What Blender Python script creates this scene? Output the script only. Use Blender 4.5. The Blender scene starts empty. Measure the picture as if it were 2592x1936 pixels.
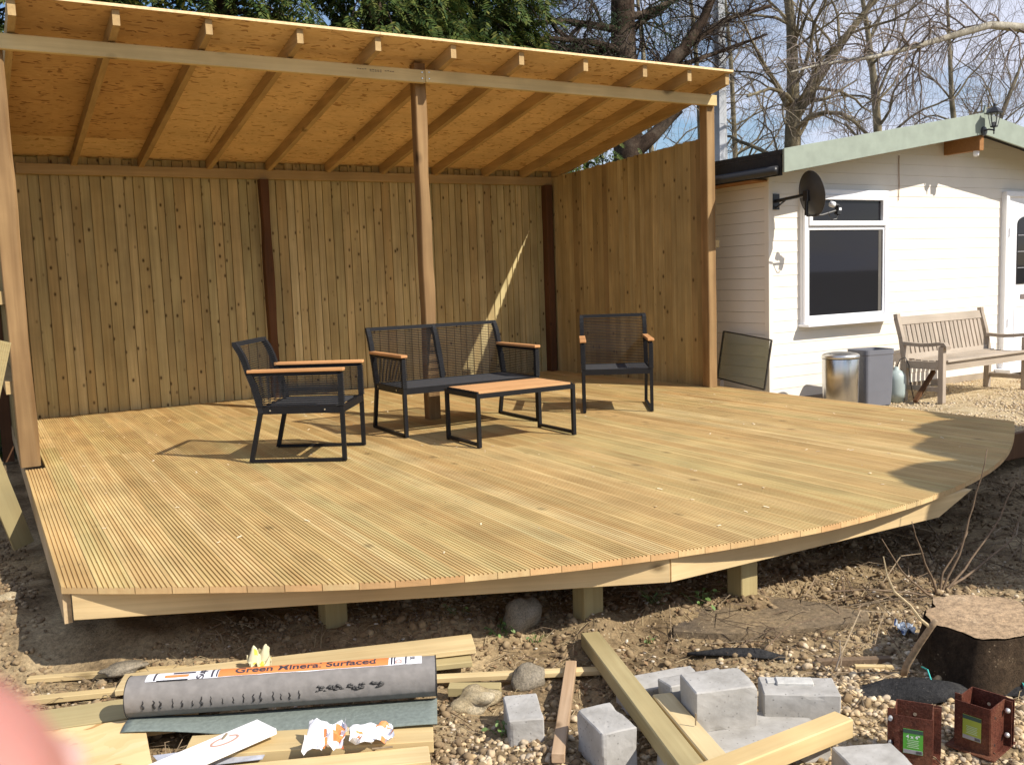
import bpy, math, random
import numpy as np
from mathutils import Vector, Matrix, Euler
from mathutils import noise as mnoise
rnd = random.Random(7)
PI = math.pi
S = bpy.context.scene
COL = S.collection

# ------------------------------------------------------------------ camera, world, sun, exposure
cam_d = bpy.data.cameras.new('camera')
cam = bpy.data.objects.new('camera', cam_d)
COL.objects.link(cam)
Rm = Matrix(((0.86467896, 0.08596224, -0.49491493),
             (-0.50107544, 0.07815575, -0.86186721),
             (-0.03540759, 0.99322816, 0.1106532)))
M4 = Rm.to_4x4(); M4.translation = Vector((0, 0, 1.12))
cam.matrix_world = M4
cam_d.sensor_width = 36.0; cam_d.sensor_fit = 'HORIZONTAL'
cam_d.lens = 36.0 * 2349 / 2592
cam_d.clip_start = 0.004; cam_d.clip_end = 900
cam_d.dof.use_dof = True; cam_d.dof.focus_distance = 6.5; cam_d.dof.aperture_fstop = 24
S.camera = cam
S.cycles.use_denoising = True
try: S.cycles.denoiser = 'OPENIMAGEDENOISE'
except Exception: pass
S.cycles.max_bounces = 8; S.cycles.diffuse_bounces = 5; S.cycles.glossy_bounces = 3
S.cycles.transmission_bounces = 5; S.cycles.transparent_max_bounces = 12
S.cycles.sample_clamp_indirect = 6
S.cycles.caustics_reflective = False; S.cycles.caustics_refractive = False
S.view_settings.view_transform = 'Standard'; S.view_settings.look = 'None'
S.view_settings.gamma = 1; S.view_settings.exposure = 0.30
S.view_settings.use_curve_mapping = False

SUN_EL, SUN_AZ = 41.8, -62.6      # azimuth measured from +X
el, az = math.radians(SUN_EL), math.radians(SUN_AZ)
sdir = Vector((math.cos(el) * math.cos(az), math.cos(el) * math.sin(az), math.sin(el)))
world = bpy.data.worlds.new('World'); S.world = world
world.use_nodes = True
wn, wl = world.node_tree.nodes, world.node_tree.links
wn.clear()
wo = wn.new('ShaderNodeOutputWorld'); bg = wn.new('ShaderNodeBackground')
sky = wn.new('ShaderNodeTexSky'); sky.sky_type = 'NISHITA'; sky.sun_disc = False
sky.sun_elevation = el; sky.sun_rotation = math.radians(90) - az
sky.air_density = 1.0; sky.dust_density = 0.6; sky.ozone_density = 2.0; sky.altitude = 60
wtc = wn.new('ShaderNodeTexCoord'); wmp = wn.new('ShaderNodeMapping')
wmp.inputs['Scale'].default_value = (1.6, 1.6, 4.6)
wmp.inputs['Location'].default_value = (0.35, 0.2, 0.1)
wnz = wn.new('ShaderNodeTexNoise'); wnz.inputs['Scale'].default_value = 2.1
wnz.inputs['Detail'].default_value = 7; wnz.inputs['Roughness'].default_value = 0.56
wnz.inputs['Distortion'].default_value = 0.25
wrp = wn.new('ShaderNodeValToRGB')
wrp.color_ramp.elements[0].position = 0.40; wrp.color_ramp.elements[0].color = (0.06, 0.06, 0.06, 1)
wrp.color_ramp.elements[1].position = 0.60; wrp.color_ramp.elements[1].color = (1, 1, 1, 1)
wmx = wn.new('ShaderNodeMix'); wmx.data_type = 'RGBA'
wmx.inputs[7].default_value = (7.6, 8.0, 9.6, 1)
wl.new(wtc.outputs['Generated'], wmp.inputs['Vector']); wl.new(wmp.outputs['Vector'], wnz.inputs['Vector'])
wl.new(wnz.outputs['Fac'], wrp.inputs['Fac']); wl.new(wrp.outputs['Color'], wmx.inputs[0])
whs = wn.new('ShaderNodeHueSaturation'); whs.inputs['Saturation'].default_value = 1.22; whs.inputs['Value'].default_value = 1.25
wl.new(sky.outputs['Color'], whs.inputs['Color']); wl.new(whs.outputs['Color'], wmx.inputs[6]); wl.new(wmx.outputs[2], bg.inputs['Color'])
bg.inputs['Strength'].default_value = 0.085
wl.new(bg.outputs['Background'], wo.inputs['Surface'])

sun_d = bpy.data.lights.new('sun', 'SUN'); sun_d.energy = 5.0; sun_d.angle = math.radians(0.5)
sun_d.color = (1.0, 0.93, 0.82)
sun = bpy.data.objects.new('sun', sun_d); COL.objects.link(sun)
sun.rotation_euler = sdir.to_track_quat('Z', 'Y').to_euler()
sun.location = (20, -30, 40)

# ------------------------------------------------------------------ helpers
class MB:
    def __init__(s): s.v = []; s.f = []; s.m = []
    def add(s, vs, fs, mi=0):
        o = len(s.v); s.v.extend([tuple(v) for v in vs]); s.f.extend([tuple(o + i for i in f) for f in fs]); s.m.extend([mi] * len(fs)); return s
    def box(s, c, d, rot=None, mi=0):
        hx, hy, hz = d[0] / 2, d[1] / 2, d[2] / 2
        vs = [Vector((x, y, z)) for x in (-hx, hx) for y in (-hy, hy) for z in (-hz, hz)]
        if rot is not None:
            m = rot if isinstance(rot, Matrix) else Euler(rot).to_matrix()
            vs = [m @ v for v in vs]
        c = Vector(c)
        return s.add([v + c for v in vs], [(0, 1, 3, 2), (4, 6, 7, 5), (0, 4, 5, 1), (2, 3, 7, 6), (0, 2, 6, 4), (1, 5, 7, 3)], mi)
    def bar(s, a, b, w, h, up=(0, 0, 1), mi=0, ext=0):
        a = Vector(a); b = Vector(b); d = (b - a).normalized(); a = a - d * ext; b = b + d * ext
        u = Vector(up); r = d.cross(u)
        if r.length < 1e-4: r = d.cross(Vector((1, 0, 0)))
        r.normalize(); u = r.cross(d)
        vs = [p + r * sx * w / 2 + u * sz * h / 2 for p in (a, b) for sx, sz in ((-1, -1), (1, -1), (1, 1), (-1, 1))]
        return s.add(vs, [(3, 2, 1, 0), (4, 5, 6, 7), (0, 1, 5, 4), (1, 2, 6, 5), (2, 3, 7, 6), (3, 0, 4, 7)], mi)
    def tube(s, pts, rad, n=8, cap=True, mi=0):
        pts = [Vector(p) for p in pts]
        if not hasattr(rad, '__len__'): rad = [rad] * len(pts)
        o = len(s.v); prev = None
        for i, p in enumerate(pts):
            d = (pts[min(i + 1, len(pts) - 1)] - pts[max(i - 1, 0)])
            d = d.normalized() if d.length > 1e-9 else Vector((0, 0, 1))
            if prev is None:
                r = d.cross(Vector((0, 0, 1)))
                if r.length < 1e-3: r = d.cross(Vector((0, 1, 0)))
            else: r = prev - d * prev.dot(d)
            if r.length < 1e-6: r = d.orthogonal()
            r.normalize(); prev = r; u = d.cross(r)
            for k in range(n):
                a = 2 * PI * k / n
                s.v.append(tuple(p + (r * math.cos(a) + u * math.sin(a)) * rad[i]))
        for i in range(len(pts) - 1):
            for k in range(n):
                k2 = (k + 1) % n
                s.f.append((o + i * n + k, o + i * n + k2, o + (i + 1) * n + k2, o + (i + 1) * n + k)); s.m.append(mi)
        if cap:
            s.f.append(tuple(o + n - 1 - k for k in range(n))); s.m.append(mi)
            e = o + (len(pts) - 1) * n
            s.f.append(tuple(e + k for k in range(n))); s.m.append(mi)
        return s
    def lathe(s, prof, n=24, c=(0, 0, 0), mi=0):
        o = len(s.v); cx, cy, cz = c
        for r, z in prof:
            for k in range(n):
                a = 2 * PI * k / n; s.v.append((cx + r * math.cos(a), cy + r * math.sin(a), cz + z))
        for i in range(len(prof) - 1):
            for k in range(n):
                k2 = (k + 1) % n
                s.f.append((o + i * n + k, o + i * n + k2, o + (i + 1) * n + k2, o + (i + 1) * n + k)); s.m.append(mi)
        if prof[0][0] > 1e-5: s.f.append(tuple(o + n - 1 - k for k in range(n))); s.m.append(mi)
        if prof[-1][0] > 1e-5:
            e = o + (len(prof) - 1) * n; s.f.append(tuple(e + k for k in range(n))); s.m.append(mi)
        return s
    def prism(s, poly, z0, z1, mi=0, axis='z'):
        n = len(poly)
        def P(a, b, z): return {'z': (a, b, z), 'y': (a, z, b), 'x': (z, a, b)}[axis]
        vs = [P(a, b, z0) for a, b in poly] + [P(a, b, z1) for a, b in poly]
        fs = [tuple(range(n - 1, -1, -1)), tuple(range(n, 2 * n))] + [(i, (i + 1) % n, n + (i + 1) % n, n + i) for i in range(n)]
        return s.add(vs, fs, mi)
    def blob(s, c, r, seed=0, amp=0.25, sub=1, mi=0, flat=1.0, fr=1.0):
        vs, fs = ICO[sub]; c = Vector(c)
        rr = r if hasattr(r, '__len__') else (r, r, r * flat)
        out = []
        for v in vs:
            k = 1 + amp * mnoise.noise(Vector(v) * 1.3 * fr + Vector((seed * 3.1, seed * 1.7, seed)))
            out.append((c.x + v[0] * rr[0] * k, c.y + v[1] * rr[1] * k, c.z + v[2] * rr[2] * k))
        return s.add(out, fs, mi)
    def mesh(s, name, mats, smooth=False):
        me = bpy.data.meshes.new(name); me.from_pydata(s.v, [], s.f)
        for m in (mats if isinstance(mats, (list, tuple)) else [mats]): me.materials.append(m)
        if len(me.materials) > 1: me.polygons.foreach_set('material_index', s.m)
        if smooth: me.polygons.foreach_set('use_smooth', [True] * len(me.polygons))
        me.update(); return me
    def build(s, name, mats, parent=None, loc=None, rot=None, smooth=False, bevel=0):
        return obj(name, s.mesh(name, mats, smooth), parent, loc, rot, bevel)

def _ico():
    import bmesh
    out = {}
    for k in (1, 2, 3, 4):
        b = bmesh.new(); bmesh.ops.create_icosphere(b, subdivisions=k, radius=1)
        b.verts.ensure_lookup_table()
        out[k] = ([tuple(v.co) for v in b.verts], [tuple(v.index for v in f.verts) for f in b.faces]); b.free()
    return out
ICO = _ico()

def obj(name, me, parent=None, loc=None, rot=None, bevel=0):
    o = bpy.data.objects.new(name, me); COL.objects.link(o)
    if parent is not None: o.parent = parent
    if loc is not None: o.location = loc
    if rot is not None: o.rotation_euler = rot
    if bevel:
        b = o.modifiers.new('bevel', 'BEVEL'); b.width = bevel; b.segments = 1; b.limit_method = 'ANGLE'; b.angle_limit = 0.6
    return o
def tag(o, label=None, cat=None, group=None, kind=None):
    if label: o['label'] = label
    if cat: o['category'] = cat
    if group: o['group'] = group
    if kind: o['kind'] = kind
    return o
def thing(name, label, cat, loc=(0, 0, 0), rz=0, group=None, rot=None):
    o = bpy.data.objects.new(name, None); COL.objects.link(o); o.empty_display_size = 0.1
    o.location = loc; o.rotation_euler = rot if rot is not None else (0, 0, rz)
    return tag(o, label, cat, group)
def copy_tree(o, parent=None):
    c = o.copy(); COL.objects.link(c); c.parent = parent
    for ch in [x for x in bpy.data.objects if x.parent == o]: copy_tree(ch, c)
    return c
def npmesh(name, V, F, mats, smooth=False, mi=None):
    me = bpy.data.meshes.new(name); nv, nf = len(V), len(F); k = F.shape[1]
    me.vertices.add(nv); me.vertices.foreach_set('co', np.asarray(V, dtype=np.float32).ravel())
    me.loops.add(nf * k); me.loops.foreach_set('vertex_index', np.asarray(F, dtype=np.int32).ravel())
    me.polygons.add(nf); me.polygons.foreach_set('loop_start', np.arange(0, nf * k, k, dtype=np.int32))
    me.polygons.foreach_set('loop_total', np.full(nf, k, dtype=np.int32))
    for m in (mats if isinstance(mats, (list, tuple)) else [mats]): me.materials.append(m)
    if mi is not None: me.polygons.foreach_set('material_index', np.asarray(mi, dtype=np.int32))
    if smooth: me.polygons.foreach_set('use_smooth', [True] * nf)
    me.update(calc_edges=True); return me

# ------------------------------------------------------------------ materials
def newmat(name):
    m = bpy.data.materials.new(name); m.use_nodes = True
    nt = m.node_tree; b = nt.nodes['Principled BSDF']
    return m, nt, b, (lambda t: nt.nodes.new(t)), nt.links.new
def ramp(N, cols, interp='LINEAR'):
    r = N('ShaderNodeValToRGB'); e = r.color_ramp.elements; r.color_ramp.interpolation = interp
    while len(e) < len(cols): e.new(0.5)
    for i, (p, c) in enumerate(cols):
        e[i].position = p; e[i].color = tuple(c) + (1,)
    return r
def coords(N, L, scale, objrand=True, kind='Object', rot=None):
    tc = N('ShaderNodeTexCoord'); mp = N('ShaderNodeMapping'); mp.inputs['Scale'].default_value = scale
    if rot: mp.inputs['Rotation'].default_value = rot
    L(tc.outputs[kind], mp.inputs['Vector'])
    if objrand:
        oi = N('ShaderNodeObjectInfo'); mu = N('ShaderNodeMath'); mu.operation = 'MULTIPLY'; mu.inputs[1].default_value = 173.0
        cb = N('ShaderNodeCombineXYZ')
        L(oi.outputs['Random'], mu.inputs[0])
        for i in range(3): L(mu.outputs[0], cb.inputs[i])
        ad = N('ShaderNodeVectorMath'); ad.operation = 'ADD'
        L(mp.outputs['Vector'], ad.inputs[0]); L(cb.outputs[0], ad.inputs[1])
        return ad.outputs[0]
    return mp.outputs['Vector']
def mixc(N, L, fac, a, b, mode='MIX'):
    m = N('ShaderNodeMix'); m.data_type = 'RGBA'; m.blend_type = mode
    if isinstance(fac, (int, float)): m.inputs[0].default_value = fac
    else: L(fac, m.inputs[0])
    for i, x in ((6, a), (7, b)):
        if isinstance(x, tuple): m.inputs[i].default_value = x + (1,) if len(x) == 3 else x
        else: L(x, m.inputs[i])
    return m.outputs[2]
def bump(N, L, b, h, strength=0.3, dist=0.01):
    bp = N('ShaderNodeBump'); bp.inputs['Strength'].default_value = strength; bp.inputs['Distance'].default_value = dist
    L(h, bp.inputs['Height']); L(bp.outputs['Normal'], b.inputs['Normal'])

def wood(name, tints, dark, axis='y', knots=0.5, rough=0.75, grain=1.0, knotcol=None, knotscale=1.0, stain=None, bandsc=6, band=0.38, knotfreq=.35):
    """treated softwood: per-object tint, long grain bands, knots; axis = board's long axis"""
    m, nt, b, N, L = newmat(name)
    def sc(al, ac): return {'x': (al, ac, ac), 'y': (ac, al, ac), 'z': (ac, ac, al)}[axis]
    oi = N('ShaderNodeObjectInfo')
    wn_ = N('ShaderNodeTexWhiteNoise'); wn_.noise_dimensions = '1D'
    L(oi.outputs['Random'], wn_.inputs['W'])
    r = ramp(N, [(i / max(1, len(tints) - 1), c) for i, c in enumerate(tints)]); L(wn_.outputs['Value'], r.inputs['Fac'])
    n1 = N('ShaderNodeTexNoise'); n1.inputs['Scale'].default_value = 1; n1.inputs['Detail'].default_value = 5; n1.inputs['Roughness'].default_value = 0.6
    n1.inputs['Distortion'].default_value = 0.4
    L(coords(N, L, sc(1.3 * grain, 46 * grain)), n1.inputs['Vector'])
    n2 = N('ShaderNodeTexNoise'); n2.inputs['Scale'].default_value = 1; n2.inputs['Detail'].default_value = 3
    L(coords(N, L, sc(.75, bandsc)), n2.inputs['Vector'])
    r1 = ramp(N, [(0.36, (0, 0, 0)), (0.66, (1, 1, 1))]); L(n1.outputs['Fac'], r1.inputs['Fac'])
    r2 = ramp(N, [(0.40, (0, 0, 0)), (0.62, (1, 1, 1))]); L(n2.outputs['Fac'], r2.inputs['Fac'])
    mm = N('ShaderNodeMath'); mm.operation = 'MULTIPLY'; mm.inputs[1].default_value = 0.42; L(r1.outputs['Color'], mm.inputs[0])
    c = mixc(N, L, mm.outputs[0], r.outputs['Color'], dark)
    m2 = N('ShaderNodeMath'); m2.operation = 'MULTIPLY'; m2.inputs[1].default_value = band; L(r2.outputs['Color'], m2.inputs[0])
    c = mixc(N, L, m2.outputs[0], c, stain or tuple(x * 0.62 for x in tints[0]))
    n3 = N('ShaderNodeTexNoise'); n3.inputs['Scale'].default_value = 1; n3.inputs['Detail'].default_value = 4; L(coords(N, L, (2.1, 2.1, 2.1)), n3.inputs['Vector'])
    r3 = ramp(N, [(0.3, (.80, .79, .77)), (0.7, (1.12, 1.11, 1.10))]); L(n3.outputs['Fac'], r3.inputs['Fac'])
    c = mixc(N, L, 1.0, c, r3.outputs['Color'], 'MULTIPLY')
    if knots:
        vo = N('ShaderNodeTexVoronoi'); vo.inputs['Scale'].default_value = 1; vo.inputs['Randomness'].default_value = 1
        L(coords(N, L, sc(6.5 * knotscale, 10.5 * knotscale)), vo.inputs['Vector'])
        rk = ramp(N, [(0.07, (1, 1, 1)), (0.13, (0.5, 0.5, 0.5)), (0.21, (0, 0, 0))]); L(vo.outputs['Distance'], rk.inputs['Fac'])
        sx = N('ShaderNodeSeparateColor'); L(vo.outputs['Color'], sx.inputs[0]); gt = N('ShaderNodeMath'); gt.operation = 'GREATER_THAN'; gt.inputs[1].default_value = 1 - knotfreq; L(sx.outputs[0], gt.inputs[0])
        mk = N('ShaderNodeMath'); mk.operation = 'MULTIPLY'; mk.inputs[1].default_value = knots; L(rk.outputs['Color'], mk.inputs[0])
        mg = N('ShaderNodeMath'); mg.operation = 'MULTIPLY'; L(mk.outputs[0], mg.inputs[0]); L(gt.outputs[0], mg.inputs[1])
        c = mixc(N, L, mg.outputs[0], c, knotcol or tuple(x * 0.35 for x in dark))
    L(c, b.inputs['Base Color']); b.inputs['Roughness'].default_value = rough
    b.inputs['Specular IOR Level'].default_value = 0.25
    bump(N, L, b, n1.outputs['Fac'], 0.25, 0.004)
    return m
def plain(name, col, rough=0.6, metal=0.0, var=0.12, scale=8, bumps=0.0, spec=0.5, coat=0):
    m, nt, b, N, L = newmat(name)
    n = N('ShaderNodeTexNoise'); n.inputs['Scale'].default_value = scale; n.inputs['Detail'].default_value = 5
    tc = N('ShaderNodeTexCoord'); L(tc.outputs['Object'], n.inputs['Vector'])
    lo = tuple(x * (1 - var) for x in col); hi = tuple(min(1, x * (1 + var)) for x in col)
    r = ramp(N, [(0.3, lo), (0.7, hi)]); L(n.outputs['Fac'], r.inputs['Fac']); L(r.outputs['Color'], b.inputs['Base Color'])
    b.inputs['Roughness'].default_value = rough; b.inputs['Metallic'].default_value = metal
    b.inputs['Specular IOR Level'].default_value = spec
    if coat: b.inputs['Coat Weight'].default_value = coat
    if bumps: bump(N, L, b, n.outputs['Fac'], bumps, 0.01)
    return m
def soilmat(name, c1, c2, c3, sc=1.0, speck=(0.5, 0.42, 0.28)):
    m, nt, b, N, L = newmat(name)
    tc = N('ShaderNodeTexCoord')
    def nz(s, d=6, r=0.6):
        n = N('ShaderNodeTexNoise'); n.inputs['Scale'].default_value = s * sc; n.inputs['Detail'].default_value = d; n.inputs['Roughness'].default_value = r
        L(tc.outputs['Object'], n.inputs['Vector']); return n.outputs['Fac']
    ra = ramp(N, [(0.35, c1), (0.5, c2), (0.66, c3)]); L(nz(2.3), ra.inputs['Fac'])
    rb = ramp(N, [(0.34, (0.28, 0.27, 0.26)), (0.5, (.85, .84, .8)), (0.66, (1.35, 1.3, 1.2))]); L(nz(46, 10, 0.8), rb.inputs['Fac'])
    c = mixc(N, L, 0.85, ra.outputs['Color'], rb.outputs['Color'], 'MULTIPLY')
    vo = N('ShaderNodeTexVoronoi'); vo.inputs['Scale'].default_value = 60 * sc; L(tc.outputs['Object'], vo.inputs['Vector'])
    rv = ramp(N, [(0.16, (1, 1, 1)), (0.24, (0, 0, 0))]); L(vo.outputs['Distance'], rv.inputs['Fac'])
    rs = ramp(N, [(0.55, (0, 0, 0)), (0.62, (0.8, 0.8, 0.8))]); L(nz(9, 3), rs.inputs['Fac'])
    mu = N('ShaderNodeMath'); mu.operation = 'MULTIPLY'; L(rv.outputs['Color'], mu.inputs[0]); L(rs.outputs['Color'], mu.inputs[1])
    c = mixc(N, L, mu.outputs[0], c, speck)
    L(c, b.inputs['Base Color']); b.inputs['Roughness'].default_value = 0.95; b.inputs['Specular IOR Level'].default_value = 0.1
    bump(N, L, b, nz(55, 8, 0.75), 0.8, 0.012)
    return m

# treated decking / fence / roof timbers
M = {}
M['deck'] = wood('decking_timber', [(0.61, 0.452, 0.200), (0.68, 0.515, 0.245), (0.59, 0.48, 0.215), (0.64, 0.455, 0.205), (0.54, 0.372, 0.155), (0.61, 0.50, 0.23), (0.70, 0.545, 0.275), (0.59, 0.425, 0.185), (0.63, 0.51, 0.235)], (0.38, 0.23, 0.08), 'y', knots=0.5, knotscale=0.62, knotfreq=.22, stain=(.47, .28, .105), bandsc=17, band=.45)
M['deck_end'] = wood('decking_end_grain', [(0.70, 0.46, 0.22), (0.70, 0.53, 0.27), (0.70, 0.40, 0.18), (0.66, 0.54, 0.28)], (0.52, 0.31, 0.14), 'z', knots=0)
M['joist'] = wood('joist_timber', [(0.75, 0.57, 0.31), (0.72, 0.54, 0.29)], (0.50, 0.33, 0.15), 'x', knots=0.85, knotscale=0.7, bandsc=18, knotfreq=.55)
M['fence'] = wood('fence_board', [(0.57, 0.46, 0.225), (0.66, 0.55, 0.29), (0.49, 0.42, 0.21), (0.55, 0.41, 0.185), (0.70, 0.595, 0.33), (0.42, 0.305, 0.14), (0.59, 0.50, 0.25), (0.50, 0.36, 0.16), (0.61, 0.52, 0.27), (0.45, 0.40, 0.20)], (0.27, 0.185, 0.075), 'z', knots=0.95, knotscale=1.2, knotcol=(0.06, 0.032, 0.012), bandsc=12, band=.52, knotfreq=.75)
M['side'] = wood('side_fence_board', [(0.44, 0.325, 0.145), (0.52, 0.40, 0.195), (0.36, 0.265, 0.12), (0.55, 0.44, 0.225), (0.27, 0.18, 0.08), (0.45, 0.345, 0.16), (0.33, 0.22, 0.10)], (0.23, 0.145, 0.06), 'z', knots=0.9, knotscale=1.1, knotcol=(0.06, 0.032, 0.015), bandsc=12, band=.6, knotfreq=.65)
M['post'] = wood('post_timber', [(0.32, 0.20, 0.092), (0.36, 0.235, 0.11)], (0.14, 0.072, 0.028), 'z', knots=0.9, knotscale=0.45, grain=0.5, stain=(.13, .068, .027), bandsc=7, band=.75)
M['post_dark'] = wood('stained_post', [(0.12, 0.055, 0.025), (0.16, 0.075, 0.03)], (0.06, 0.028, 0.014), 'z', knots=0.6)
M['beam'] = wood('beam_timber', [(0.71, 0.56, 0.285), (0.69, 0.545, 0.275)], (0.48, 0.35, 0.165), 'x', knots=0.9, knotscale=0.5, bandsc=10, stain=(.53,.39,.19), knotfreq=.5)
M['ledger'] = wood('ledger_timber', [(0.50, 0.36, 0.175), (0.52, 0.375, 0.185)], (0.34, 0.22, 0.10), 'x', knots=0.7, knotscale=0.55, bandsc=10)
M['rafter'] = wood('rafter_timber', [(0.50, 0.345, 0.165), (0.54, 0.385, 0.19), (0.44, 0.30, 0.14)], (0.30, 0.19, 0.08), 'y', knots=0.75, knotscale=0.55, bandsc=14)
M['fresh'] = wood('fresh_timber', [(0.68, 0.53, 0.28), (0.64, 0.49, 0.25), (0.72, 0.59, 0.35), (0.60, 0.44, 0.21)], (0.50, 0.34, 0.15), 'x', knots=0.7, knotscale=0.6, bandsc=16, band=.35)
M['greenwood'] = wood('green_treated_timber', [(0.42, 0.35, 0.18), (0.48, 0.40, 0.21)], (0.30, 0.22, 0.10), 'x', knots=0.5, knotscale=0.6)
M['greenz'] = wood('green_treated_post', [(0.42, 0.35, 0.17), (0.44, 0.36, 0.18)], (0.28, 0.20, 0.09), 'z', knots=0.4)
M['bench'] = wood('weathered_teak', [(0.50, 0.43, 0.35), (0.45, 0.39, 0.32), (0.55, 0.48, 0.40)], (0.32, 0.25, 0.19), 'x', knots=0)
M['teak'] = wood('teak_slat', [(0.62, 0.34, 0.15), (0.66, 0.38, 0.18)], (0.46, 0.22, 0.085), 'x', knots=0, rough=0.55)
M['brownbeam'] = wood('brown_beam', [(0.36, 0.17, 0.06), (0.38, 0.19, 0.07)], (0.24, 0.10, 0.035), 'x', knots=0)

def osb(name, cols, sc=1.0):
    m, nt, b, N, L = newmat(name)
    v1 = N('ShaderNodeTexVoronoi'); v1.inputs['Scale'].default_value = 1
    nd = N('ShaderNodeTexNoise'); nd.inputs['Scale'].default_value = 5 * sc; nd.inputs['Detail'].default_value = 2
    c0 = coords(N, L, (13 * sc, 48 * sc, 48 * sc)); L(coords(N, L, (1, 1, 1)), nd.inputs['Vector'])
    ad = N('ShaderNodeVectorMath'); ad.operation = 'MULTIPLY_ADD'; L(nd.outputs['Color'], ad.inputs[0])
    ad.inputs[1].default_value = (3.5, 9, 9); L(c0, ad.inputs[2]); L(ad.outputs[0], v1.inputs['Vector'])
    r = ramp(N, [(0.0, cols[0]), (0.16, cols[0]), (0.22, cols[1]), (0.5, cols[2]), (0.8, cols[1]), (1.0, cols[3])]); L(v1.outputs['Color'], r.inputs['Fac'])
    n = N('ShaderNodeTexNoise'); n.inputs['Scale'].default_value = 2.2; n.inputs['Detail'].default_value = 4; L(coords(N, L, (1, 1, 1)), n.inputs['Vector'])
    r2 = ramp(N, [(0.3, (0.85, 0.83, 0.8)), (0.7, (1.08, 1.06, 1.05))]); L(n.outputs['Fac'], r2.inputs['Fac'])
    c = mixc(N, L, 1.0, r.outputs['Color'], r2.outputs['Color'], 'MULTIPLY')
    L(c, b.inputs['Base Color']); b.inputs['Roughness'].default_value = 0.6; b.inputs['Specular IOR Level'].default_value = 0.35
    bump(N, L, b, v1.outputs['Distance'], 0.25, 0.003)
    return m
M['osb'] = osb('strand_board', [(0.40, 0.225, 0.09), (0.68, 0.475, 0.235), (0.75, 0.54, 0.285), (0.80, 0.61, 0.36)], 1.25)
M['osb_wet'] = osb('strand_board_damp', [(0.25, 0.125, 0.045), (0.52, 0.32, 0.135), (0.58, 0.37, 0.165), (0.63, 0.43, 0.21)], 1.25)
M['osb_cut'] = osb('strand_board_offcut', [(0.50, 0.29, 0.11), (0.74, 0.53, 0.26), (0.80, 0.60, 0.32), (0.85, 0.68, 0.42)], 0.8)
M['osb_edge'] = plain('strand_board_edge', (0.78, 0.58, 0.32), 0.8, var=0.2, scale=40)
M['metal_dark'] = plain('charcoal_metal', (0.011, 0.011, 0.0125), 0.5, 0.0, 0.15, 30, spec=0.2)
M['rope'] = plain('charcoal_rope', (0.017, 0.0175, 0.020), 0.8, 0, 0.2, 60, spec=.25)
M['weave'] = plain('charcoal_mesh_seat', (0.045, 0.046, 0.05), 0.75, 0, 0.2, 60, spec=.3)
M['chrome'] = plain('bright_screw', (0.7, 0.7, 0.7), 0.25, 1.0, 0.05)
M['white'] = plain('white_upvc', (0.82, 0.83, 0.86), 0.35, 0, 0.03)
M['siding'] = plain('cream_painted_board', (0.84, 0.79, 0.70), 0.6, 0, 0.04, 3, 0.05)
M['sage'] = plain('sage_green_paint', (0.30, 0.345, 0.29), 0.7, 0, 0.08, 9, 0.06, spec=.2)
M['felt_black'] = plain('black_roof_felt', (0.022, 0.022, 0.024), 0.85, 0, 0.3, 30)
M['black'] = plain('black_plastic', (0.018, 0.018, 0.020), 0.4, 0, 0.1)
M['dish'] = plain('grey_dish_paint', (0.06, 0.058, 0.058), 0.5, 0, 0.15, 9)
M['greyplastic'] = plain('grey_plastic', (0.16, 0.165, 0.19), 0.5, 0, 0.06, 5)
M['steel'] = plain('brushed_steel', (0.62, 0.60, 0.57), 0.24, 1.0, 0.06, 6)
M['steel_lid'] = plain('polished_steel_lid', (0.66, 0.64, 0.60), 0.35, 1.0, 0.05, 6)
M['gas'] = plain('pale_blue_enamel', (0.38, 0.45, 0.44), 0.45, 0, 0.1)
M['mast'] = plain('galvanised_steel', (0.50, 0.52, 0.55), 0.5, 0.3, 0.12, 4)
def glassmat(name, col, rough=0.03, alpha=1.0, ior=1.5, trans=0.0):
    m, nt, b, N, L = newmat(name)
    b.inputs['Base Color'].default_value = col + (1,); b.inputs['Roughness'].default_value = rough
    b.inputs['Transmission Weight'].default_value = trans; b.inputs['IOR'].default_value = ior; b.inputs['Alpha'].default_value = alpha
    b.inputs['Specular IOR Level'].default_value = 0.6
    return m
M['pane'] = glassmat('dark_window_glass', (0.014, 0.014, 0.018)); M['pane'].node_tree.nodes['Principled BSDF'].inputs['Specular IOR Level'].default_value = 0.3
M['lantern_glass'] = glassmat('lantern_glass', (0.75, 0.78, 0.8), 0.05, 0.22)
M['panel_glass'] = glassmat('old_glass', (0.24, 0.27, 0.17), 0.12, 0.30)
# ------------------------------------------------------------------ deck
FX = [.20, .431, .677, 1.052, 1.41, 1.9, 2.255, 2.6, 2.979, 3.236, 3.605, 3.93, 4.256, 4.578, 4.954, 5.342, 5.794, 6.30]
FY = [3.905, 3.735, 3.572, 3.327, 3.148, 2.978, 2.886, 2.82, 2.777, 2.766, 2.785, 2.826, 2.888, 2.977, 3.112, 3.293, 3.545, 3.855]
def fy(x):
    x = min(max(x, FX[0]), FX[-1]); i = max(0, min(len(FX) - 2, int(np.searchsorted(FX, x)) - 1))
    x0, x1 = FX[i], FX[i + 1]; t = (x - x0) / (x1 - x0)
    def sl(j):
        if j == 0: return (FY[1] - FY[0]) / (FX[1] - FX[0])
        if j == len(FX) - 1: return (FY[-1] - FY[-2]) / (FX[-1] - FX[-2])
        return (FY[j + 1] - FY[j - 1]) / (FX[j + 1] - FX[j - 1])
    m0, m1 = sl(i) * (x1 - x0), sl(i + 1) * (x1 - x0)
    return (2*t**3 - 3*t**2 + 1) * FY[i] + (t**3 - 2*t**2 + t) * m0 + (-2*t**3 + 3*t**2) * FY[i+1] + (t**3 - t**2) * m1
PITCH = 0.1218
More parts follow.
